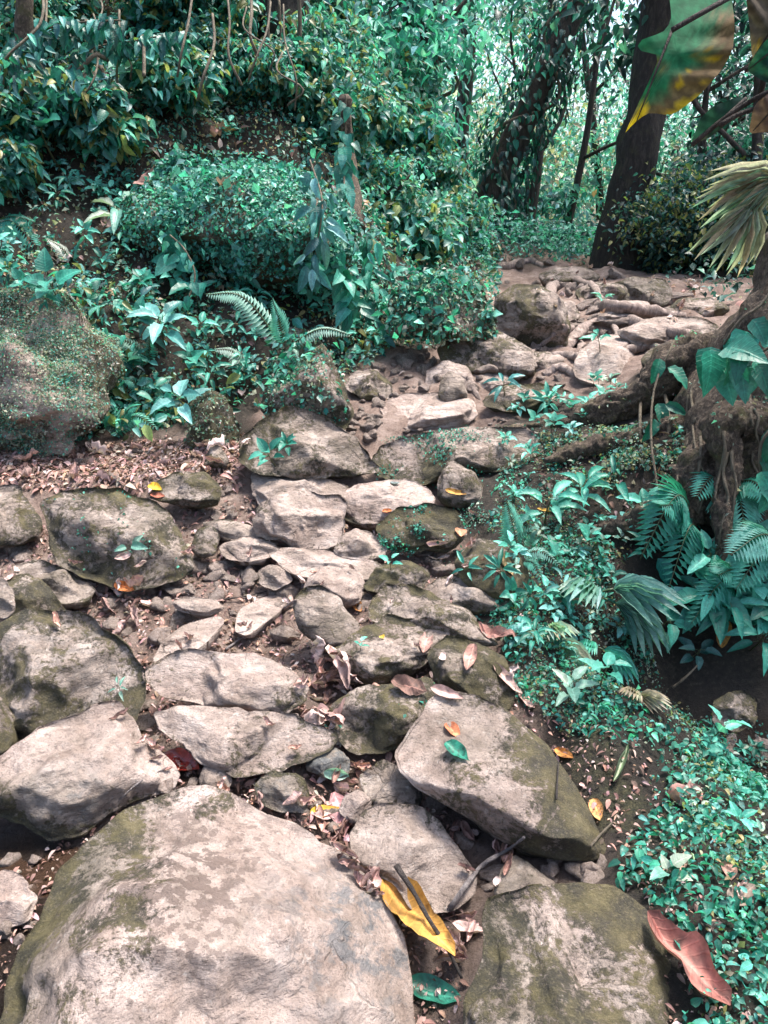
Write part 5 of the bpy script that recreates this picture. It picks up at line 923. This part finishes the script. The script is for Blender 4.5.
for ol, Y, fo, pl_ in (([(668,-14),(672,20),(664,32),(640,40),(636,50),(660,55),(652,75),(640,100),(624,135),(632,125),(648,112),(672,116),(700,95),(722,70),(733,50),(735,25),(732,0),(728,-25),(700,-30)], 1.85, ((672,30),(634,128)), ((.02,.15,.07),(.16,.11,.055),(.60,.40,.02))),
        ([(745,-10),(750,30),(752,60),(768,75),(800,60),(800,-20)], 1.75, ((790,0),(752,60)), ((.10,.08,.06),(.14,.10,.075),(.5,.3,.01))),
        ([(690,146),(700,118),(715,105),(742,96),(748,102),(735,118),(712,136)], 1.95, ((746,98),(692,145)), ((.015,.05,.04),(.07,.055,.04),(.07,.06,.04))),
        ([(748,134),(754,105),(770,92),(800,85),(800,130),(765,132)], 1.8, ((790,90),(752,132)), ((.11,.07,.06),(.12,.075,.06),(.13,.08,.06))),
        ([(745,70),(765,40),(800,15),(800,75),(770,85)], 1.7, ((798,30),(748,70)), ((.008,.06,.045),(.01,.055,.04),(.02,.06,.04)))):
    V, F3, Q, u, s = bigleaf(ol, Y, fo, None); a = obj('leaf', make_mesh('leaf', V-l0, [F3, Q], M_MATTE, {'Col': leafcol(u, s, V, pl_)}), e)
    f0, f1 = np.array(fo[0], float), np.array(fo[1], float); st = f0 if fo[0][0] > 700 else f0
    c = np.array([CAM+ray(*(f0+(f1-f0)*t))*((Y+.12*(t-.5)**2-.004)/ray(*(f0+(f1-f0)*t))[1]) for t in np.linspace(0, .97, 9)]); V, Q = tube(c-l0, np.linspace(.0035, .001, 9), 5); obj('midrib', make_mesh('midrib', V, fix(Q), M_DTWIG), a)
for pts in ([(672,30,1.83),(700,14,1.83),(725,0,1.85),(770,-25,1.9)], [(752,60,1.78),(775,40,1.8),(800,10,1.85)], [(692,145,1.94),(725,118,1.93),(760,96,1.9),(800,80,1.88)], [(745,70,1.8),(770,58,1.8),(810,30,1.85)], [(720,125,1.9),(745,112,1.9),(800,95,1.9)]):
    V, Q = tube(spline([P(*q) for q in pts], 12)-l0, .006, 6); obj('leaf_stalk', make_mesh('leaf_stalk', V, fix(Q), M_DTWIG), e)
V, Q = tube(spline([P(800,-120,1.95), P(800,0,1.9), P(795,80,1.88), P(810,200,1.95), P(800,330,2.6)], 20)-l0, .018, 10, .15); obj('stem', make_mesh('stem', V, fix(Q), M_STEM), e)
# browned palm frond hanging at the right edge
l0 = P(790, 190, 2.6); e = empty('withered_palm', l0, 'withered striped palm leaf drooping at the right edge', 'palm'); W = np.array([(.48,.42,.32),(.26,.40,.31),(.55,.50,.40),(.34,.32,.23),(.30,.42,.33),(.36,.44,.35)])
def fan(A, dirs, L, wd, P_, nv=(0, -.8, .6)):
    f = MB(); m = len(dirs); d = np.array([[a, -.15, b_] for a, b_ in dirs], float); f.add(*cloud(np.tile(P(*A)-l0, (m, 1))+.004*rng.normal(size=(m, 3)), d, np.tile(nv, (m, 1)).astype(float)+.15*rng.normal(size=(m, 3)), L*rng.uniform(.85, 1.1, m), wd, T_LANCE, pal(P_, m, .12))); return obj('frond', f.mesh('frond', M_LEAF), e)
fan((785,176,2.6), [(-math.cos(a), -math.sin(a)) for a in np.linspace(-.25, .95, 22)], .23, .10, W)
fan((752,205,2.6), [(-math.sin(a), -math.cos(a)) for a in np.linspace(-.5, 1.1, 15)], .19, .11, W)
V, Q = tube(spline([P(752,205,2.6), P(775,182,2.6), P(800,170,2.65), P(840,160,2.8), P(850,300,3.1)], 14)-l0, .007, 6); obj('stalk', make_mesh('stalk', V, fix(Q), M_LEAF, {'Col': np.tile((.2, .18, .12), (len(V), 1))}), e)
# ------------------------------------------------------------------ fallen leaves and twigs, each its own thing
def leaf_mesh(L, wd, colr, curl=.3, crumple=.1, cup=.3, seed=0, mat=None, vein=(.6), bite=False, kind=(.55, .8)):
    ns, nw = 14, 8; t = np.linspace(0, 1, ns+1); s = np.linspace(-1, 1, nw+1); w = np.maximum(t, 1e-4)**kind[0]*np.maximum(1-t, 1e-4)**kind[1]; tt = np.linspace(.001, .999, 200); w /= (tt**kind[0]*(1-tt)**kind[1]).max()
    if bite: w = w*np.clip(1-.9*np.exp(-((t-.95)/.22)**2), .15, 1)
    S_, T_ = np.meshgrid(s, t); Wd = wd*.5*np.maximum(w, .03)[:, None]; r = np.random.default_rng(seed)
    x = S_*Wd*np.cos(cup*np.abs(S_)*1.2); y = T_-.5; z = np.abs(S_)*Wd*np.sin(cup*np.abs(S_)*1.2+.1*cup)*1.4+curl*(T_-.5)**2*1.6
    q = np.stack([x*5+seed, y*4, S_*0+seed*.37], -1); z = z+crumple*fbm(q, 3, seed)*.22; x = x+crumple*.12*fbm(q+9, 2, seed+1)
    V = np.stack([x, y, z], -1).reshape(-1, 3)*L; V[:, 2] -= V[:, 2].min()
    k = nw+1; Q = np.array([[i*k+j, i*k+j+1, (i+1)*k+j+1, (i+1)*k+j] for i in range(ns) for j in range(nw)])
    C = np.array(colr)[None]*(1+.5*fbm(V/L*4+seed, 4, seed+5))[:, None]; sp_ = fbm(V/L*16+seed, 2, seed+6) > .55; C[sp_] = C[sp_]*.4+.012; mr = (np.abs(S_).ravel() < .05); C[mr] = C[mr]*.6+np.array(colr)*.55; vn = np.abs(np.sin((T_*9-np.abs(S_)*1.5)*np.pi)).ravel() < .14; C[vn] *= .8
    # stalk
    me = make_mesh('fallen_leaf', V, [Q], mat or M_DRY, {'Col': np.clip(C, 0, 1), 'lat': np.abs(S_).ravel(), 'lon': T_.ravel()}); return me
def lay(me, px, py, dpx, label, group=None, lift=.004, tilt=.25, name='fallen_leaf', sc_=1.0):
    l, n = pick(px, py)
    if l is None: return
    l2 = CAM+ray(px+dpx[0], py+dpx[1])*1.0; d = ray(px+dpx[0], py+dpx[1]); t = ((l-CAM)@n)/(d@n) if abs(d@n) > .05 else 1
    y = nrm(CAM+d*t-l); n = nrm(n*1.0+np.array([0, 0, .4])+tilt*rng.normal(size=3)); x = nrm(np.cross(y, n)); y = np.cross(n, x)
    o = obj(name, me); o.matrix_world = Matrix(((x[0], y[0], n[0], l[0]+n[0]*lift), (x[1], y[1], n[1], l[1]+n[1]*lift), (x[2], y[2], n[2], l[2]+n[2]*lift), (0, 0, 0, 1))) @ Matrix.Scale(sc_, 4)
    return tag(o, label, 'leaf', group)
def plen(px, py, n): l, _ = pick(px, py); return n*np.linalg.norm(l-CAM)/FPX
OR, GR, YE, RD, PK_, TN = (.50,.17,.08), (.03,.22,.16), (.50,.27,.06), (.30,.10,.075), (.40,.25,.225), (.45,.30,.16)
NL = [(453,733,(12,18),27,.5,OR,'orange leaf lying on the big tilted slab',dict(curl=.15)),(458,755,(13,10),34,.55,(.02,.16,.11),'shiny dark green bitten leaf below the orange leaf',dict(curl=.2,bite=True,mat=M_GLOSS)),
 (421,930,(28,36),100,.36,YE,'big yellow leaf wedged beside the spotted boulder',dict(curl=.22,crumple=.3,cup=.5,kind=(.4,.7))),(684,973,(30,34),92,.38,(.26,.105,.085),'large reddish brown leaf on the lower right slope',dict(curl=.25,crumple=.35,cup=.55,kind=(.6,.6))),
 (597,812,(4,14),24,.55,(.52,.27,.10),'orange leaf beside the tip of the tilted slab',{}),(566,756,(14,4),26,.4,(.48,.20,.05),'orange brown leaf above the tilted slab',{}),(182,766,(22,10),44,.55,(.22,.025,.018),'dark red wet leaf under the long dark-fronted stone',dict(mat=M_WETLEAF)),
 (335,772,(20,2),26,.5,(.25,.42,.35),'pale teal leaf in the gap beside the bluish cobble',dict(mat=M_GLOSS)),(434,996,(28,8),48,.5,(.03,.20,.14),'dark teal leaf below the big yellow leaf',dict(mat=M_GLOSS)),
 (358,608,(6,10),18,.6,(.55,.24,.08),'orange leaf between the cobble and the mossy rocks',{}),(460,535,(2,10),15,.85,(.52,.24,.14),'round orange leaf on the mossy trail edge',{}),(505,566,(4,16),24,.55,(.50,.33,.16),'tan leaf upright among weeds at the trail edge',{}),
 (155,489,(8,4),14,.8,(.60,.38,.03),'yellow leaf on the mossy stone of the clearing',{}),(158,497,(12,2),15,.5,(.30,.10,.06),'red brown leaf under the yellow leaf of the clearing',{}),(126,587,(14,4),22,.45,(.58,.20,.06),'red orange leaf at the foot of the leafy dome boulder',{}),
 (383,639,(8,4),9,.7,(.60,.42,.06),'tiny yellow leaf on the cracked mossy rock',{}),(295,291,(12,2),16,.7,(.55,.36,.05),'yellow leaf under the overhanging boulder',{}),(592,449,(20,2),24,.4,(.45,.28,.10),'tan leaf on the buttress root',{}),
 (684,803,(20,-2),34,.6,(.36,.20,.17),'crumpled pinkish leaf on the right slope',dict(crumple=.9,curl=.6)),(742,900,(14,-12),32,.65,(.17,.135,.11),'grey brown leaf at the right edge',{}),(729,875,(2,14),24,.55,(.38,.22,.18),'pinkish curled leaf above the grey brown leaf',{}),
 (620,765,(8,-20),44,.35,(.20,.28,.17),'rolled half-green leaf standing beside the tilted slab',dict(cup=1.1,mat=M_GLOSS)),(470,660,(-6,22),34,.4,(.36,.20,.16),'reddish leaf propped on the moss-grown stone',dict(curl=.4)),(425,647,(-8,24),44,.3,(.32,.19,.16),'long brown leaf lying in the crack between mossy rocks',{}),
 (410,690,(26,6),40,.35,(.16,.09,.07),'curled dark brown leaf above the tilted slab',dict(crumple=.6)),(447,695,(26,10),34,.35,(.42,.28,.25),'pinkish leaf strip at the top of the tilted slab',{}),(505,680,(16,22),40,.3,(.42,.29,.25),'pale dry leaf leaning at the slab top right',{}),(530,700,(12,20),46,.3,(.45,.30,.26),'long pinkish dry leaf over the green verge',{}),
 (495,640,(24,8),40,.35,(.24,.12,.10),'dark reddish curled leaf beside the moss-grown stone',dict(crumple=.7)),(228,132,(14,-2),26,.55,(.50,.36,.18),'yellowish dead leaf on top of the overhanging boulder',{}),(152,177,(-14,10),46,.25,(.36,.20,.17),'long pinkish brown dead leaf on the bank lip',dict(crumple=.3)),(165,182,(-8,22),52,.24,(.34,.23,.19),'second long dead leaf drooping from the bank lip',dict(crumple=.3)),
 (340,820,(4,20),50,.35,(.42,.22,.22),'pink dry leaf hanging beside the yellowish cobble',dict(crumple=.6)),(325,815,(14,-2),30,.5,(.50,.30,.04),'yellow wet leaf behind the spotted boulder',dict(mat=M_WETLEAF)),(312,362,(8,-4),12,.5,(.45,.42,.25),'pale yellowish leaf on the tall plant-covered boulder',{}),
 (455,493,(18,4),22,.3,(.45,.24,.06),'yellow brown leaf below the mossy ledge',{}),(548,512,(20,2),22,.22,(.50,.30,.05),'thin yellow leaf on the root face',{}),(700,440,(16,8),26,.4,(.42,.30,.27),'pale pinkish dead leaf stuck on the buttress trunk',{}),(395,485,(10,0),12,.5,(.18,.22,.22),'small grey leaf on the pale mossy-front slab',{}),(387,512,(10,-2),10,.6,(.50,.16,.05),'small red orange leaf behind the mossy rock face',{})]
for i, (px, py, d, n, wd, c, lab, kw) in enumerate(NL):
    a = dict(curl=.25, crumple=.15, cup=.3); a.update(kw); lay(leaf_mesh(plen(px, py, n), wd, c, seed=i+3, **a), px, py, d, lab, tilt=.05 if n < 60 else .02, lift=.004 if n < 60 else .03)
# amber leaves hanging in the star rosette
for px, py, d, L, lab in ((746,607,(1,18),44,'amber withered leaf hanging at the right edge above the gully'),(721,632,(3,14),30,'small amber withered leaf hanging under the star-shaped rosette')):
    l, n = pick(px, py); p = l-nrm(ray(px, py))*.05; me = leaf_mesh(plen(px, py, L), .55, (.36, .17, .04), seed=px, curl=.1); o = obj('fallen_leaf', me); y = np.array([.1, -.1, -1.]); y = nrm(y); nn = nrm(np.array([.1, -1, .2])); x = nrm(np.cross(y, nn)); nn = np.cross(x, y)
    o.matrix_world = Matrix(((x[0], y[0], nn[0], p[0]), (x[1], y[1], nn[1], p[1]), (x[2], y[2], nn[2], p[2]), (0, 0, 0, 1))); tag(o, lab, 'leaf')
DM = [leaf_mesh(1, float(rng.uniform(.3, .6)), DRYC[[0,1,3,1,2,5,3,0][k % 8]]*rng.uniform(.9, 1.3), curl=float(rng.uniform(.1, .9)), crumple=float(rng.uniform(.2, 1.2)), cup=float(rng.uniform(.2, 1.1)), seed=100+k) for k in range(18)]
PILES = [([(300,660),(335,645),(355,670),(350,720),(300,725),(290,700)], 26, (12, 40), 'dry pinkish leaf in the pile right of the long brown stone', 'dry leaves piled beside the long brown stone'),
 ([(0,550),(480,500),(470,640),(300,760),(150,700),(0,600)], 34, (6, 20), 'little dry leaf caught between the stones of the lower trail', 'dry leaves between the trail stones'),
 ([(75,585),(120,585),(160,580),(150,620),(140,660),(100,610)], 22, (8, 26), 'dry pinkish leaf piled below the leafy dome boulder', 'dry leaves below the dome boulder'),
 ([(0,455),(110,447),(240,440),(240,470),(150,485),(0,485)], 30, (8, 24), 'dry leaf on the leaf-strewn clearing by the left bank', 'dry leaves on the clearing'),
 ([(340,800),(352,850),(385,890),(375,905),(345,860),(330,830)], 16, (10, 30), 'dry leaf in the crack between the spotted boulder and the smooth grey stone', 'dry leaves in the long crack'),
 ([(440,830),(500,840),(520,860),(480,930),(450,980),(440,940),(470,890)], 22, (10, 34), 'dry brown leaf in the gap around the grey broken stick', 'dry leaves around the broken stick'),
 ([(330,770),(380,760),(360,790),(325,800)], 9, (10, 24), 'dark dead leaf in the wet hollow beside the pale teal leaf', 'dead leaves in the wet hollow'),
 ([(140,600),(300,640),(300,660),(150,650)], 9, (6, 16), 'little dry leaf on the bare dirt above the long brown stone', 'dry leaves on the dirt step'),
 ([(420,540),(520,560),(540,640),(520,700),(480,640)], 12, (8, 24), 'brown leaf caught among the mossy stones at the trail edge', 'brown leaves on the mossy trail edge'),
 ([(500,268),(560,255),(640,268),(740,285),(700,320),(560,345)], 30, (6, 14), 'little dry leaf on the far upper trail', 'dry leaves on the upper trail'),
 ([(620,780),(768,800),(768,1000),(700,1000),(650,900)], 12, (8, 22), 'small brown leaf among weeds on the lower right slope', 'brown leaves on the right slope'),
 ([(200,780),(310,790),(345,840),(300,815),(200,795)], 12, (8, 24), 'wet brown leaf in the gutter behind the spotted boulder', 'wet leaves behind the spotted boulder'),
 ([(20,190),(230,130),(250,190),(100,280),(30,260)], 12, (8, 22), 'dead leaf caught on the ledges of the left bank', 'dead leaves on the left bank'),
 ([(100,700),(150,760),(190,790),(150,740)], 6, (10, 22), 'brown leaf beside the angular block', 'brown leaves beside the angular block')]
for poly, cnt, (s0, s1), lab, grp in PILES:
    for q in rnd_in(poly, cnt):
        if pick(*q)[0] is None: continue
        a = rng.uniform(0, 6.28); lay(DM[rng.integers(18)], q[0], q[1], (20*math.cos(a), 12*math.sin(a)), lab, grp, lift=.002+.02*rng.random(), tilt=.45, sc_=plen(q[0], q[1], rng.uniform(s0, s1)))
# twigs
def twig(lab, pts, r, mat, lift=.012, fork=None):
    q = [pick(*a[:2])[0]+np.array([0, 0, lift])-nrm(ray(*a[:2]))*(a[2] if len(a) > 2 else 0) for a in pts]; c = spline(q, 14); o = tag(tube_obj('twig', c, np.linspace(r, r*.55, 14), mat, org=q[0], k=8, wob=.25, seed=int(pts[0][0])), lab, 'twig')
    return o
twig('grey broken stick slanting across the gap below the tilted slab', [(450,912,.03),(463,893,.03),(479,872,.05),(492,862,.08),(508,853,.05),(524,841,.03)], .008, M_TWIG)
twig('dark stick lying over the big yellow leaf', [(396,869,.03),(412,893,.06),(430,925,.07),(447,952,.06),(462,982,.03)], .0075, M_DTWIG)
twig('thin dark twig standing on the tilted slab', [(556,803),(557,785),(558,766)], .003, M_DTWIG)
twig('pale twig lying on the dirt above the long brown stone', [(226,652),(240,642),(252,637),(265,631)], .005, M_TWIG)
twig('pale stick leaning against the grey cobble', [(270,622),(283,612),(296,603)], .010, M_PROOT)
twig('thin dark twig across the reddish dirt step', [(222,602),(245,599),(266,594)], .004, M_DTWIG)
twig('thin straw crossing the angular block edge', [(120,800),(140,783),(160,772),(168,768)], .003, M_TWIG, .004)
twig('thin twig sticking out of the overhanging boulder', [(246,234,.05),(256,228,.1),(266,220,.12)], .008, M_STEM)
twig('thin twig fallen into the dark gully', [(672,690,.05),(685,680,.08),(697,668,.1)], .006, M_STEM)
twig('short dry twig on the right verge by the rolled leaf', [(590,850),(600,838),(612,826)], .004, M_STEM)
# wet runnel in the lower left corner
zz = float(ground(15, 900)[2])+.012; c = ground(15, 905); a = np.linspace(0, 2*np.pi, 40, endpoint=False); rr = 1+.25*fbm(np.stack([np.cos(a), np.sin(a), a*0], -1)*1.5, 3, 2)
m, nt, b_ = newmat('dark_water'); b_.inputs['Base Color'].default_value = (.05, .03, .02, 1); b_.inputs['Roughness'].default_value = .04; b_.inputs['Alpha'].default_value = .55
V = np.concatenate([[[c[0], c[1], zz]], np.stack([c[0]+.22*rr*np.cos(a), c[1]+.20*rr*np.sin(a), np.full(40, zz)], -1)]); F = np.stack([np.zeros(40, int), 1+np.arange(40), 1+(np.arange(40)+1) % 40], -1)
tag(obj('water', make_mesh('water', V, [F], m)), 'shallow brown puddle in the lower left corner', 'water', kind='structure')
# ------------------------------------------------------------------ camera, light, output
cam = bpy.data.cameras.new('camera'); co = bpy.data.objects.new('camera', cam); col.objects.link(co); co.location = CAM; co.rotation_euler = (R(90)-PITCH, 0, 0)
cam.sensor_fit = 'HORIZONTAL'; cam.sensor_width = 36; cam.lens = 36*FPX/768; cam.clip_start = .05; cam.clip_end = 500; sc.camera = co
w = bpy.data.worlds.new('World'); sc.world = w; w.use_nodes = True; nt = w.node_tree
EL, AZ = 70, 60                                      # sun height; azimuth measured clockwise from +Y
sky = nt.nodes.new('ShaderNodeTexSky'); sky.sky_type = 'NISHITA'; sky.sun_disc = False; sky.sun_elevation = R(EL); sky.sun_rotation = R(AZ); sky.air_density = 1; sky.dust_density = 4; sky.ozone_density = .6
bg = nt.nodes['Background']; nt.links.new(sky.outputs[0], bg.inputs[0]); bg.inputs[1].default_value = .12
sun = bpy.data.lights.new('sun', 'SUN'); sun.energy = 2.9; sun.angle = R(15); sun.color = (1, .93, .87); so = bpy.data.objects.new('sun', sun); col.objects.link(so); so.location = (0, 0, 12)
dv = Vector((math.sin(R(AZ))*math.cos(R(EL)), math.cos(R(AZ))*math.cos(R(EL)), math.sin(R(EL)))); so.rotation_euler = dv.to_track_quat('Z', 'Y').to_euler()
sc.render.engine = 'CYCLES'; sc.view_settings.view_transform = 'Standard'; sc.view_settings.look = 'None'; sc.view_settings.exposure = 1.75; sc.view_settings.gamma = 1
sc.render.resolution_x = 768; sc.render.resolution_y = 1024
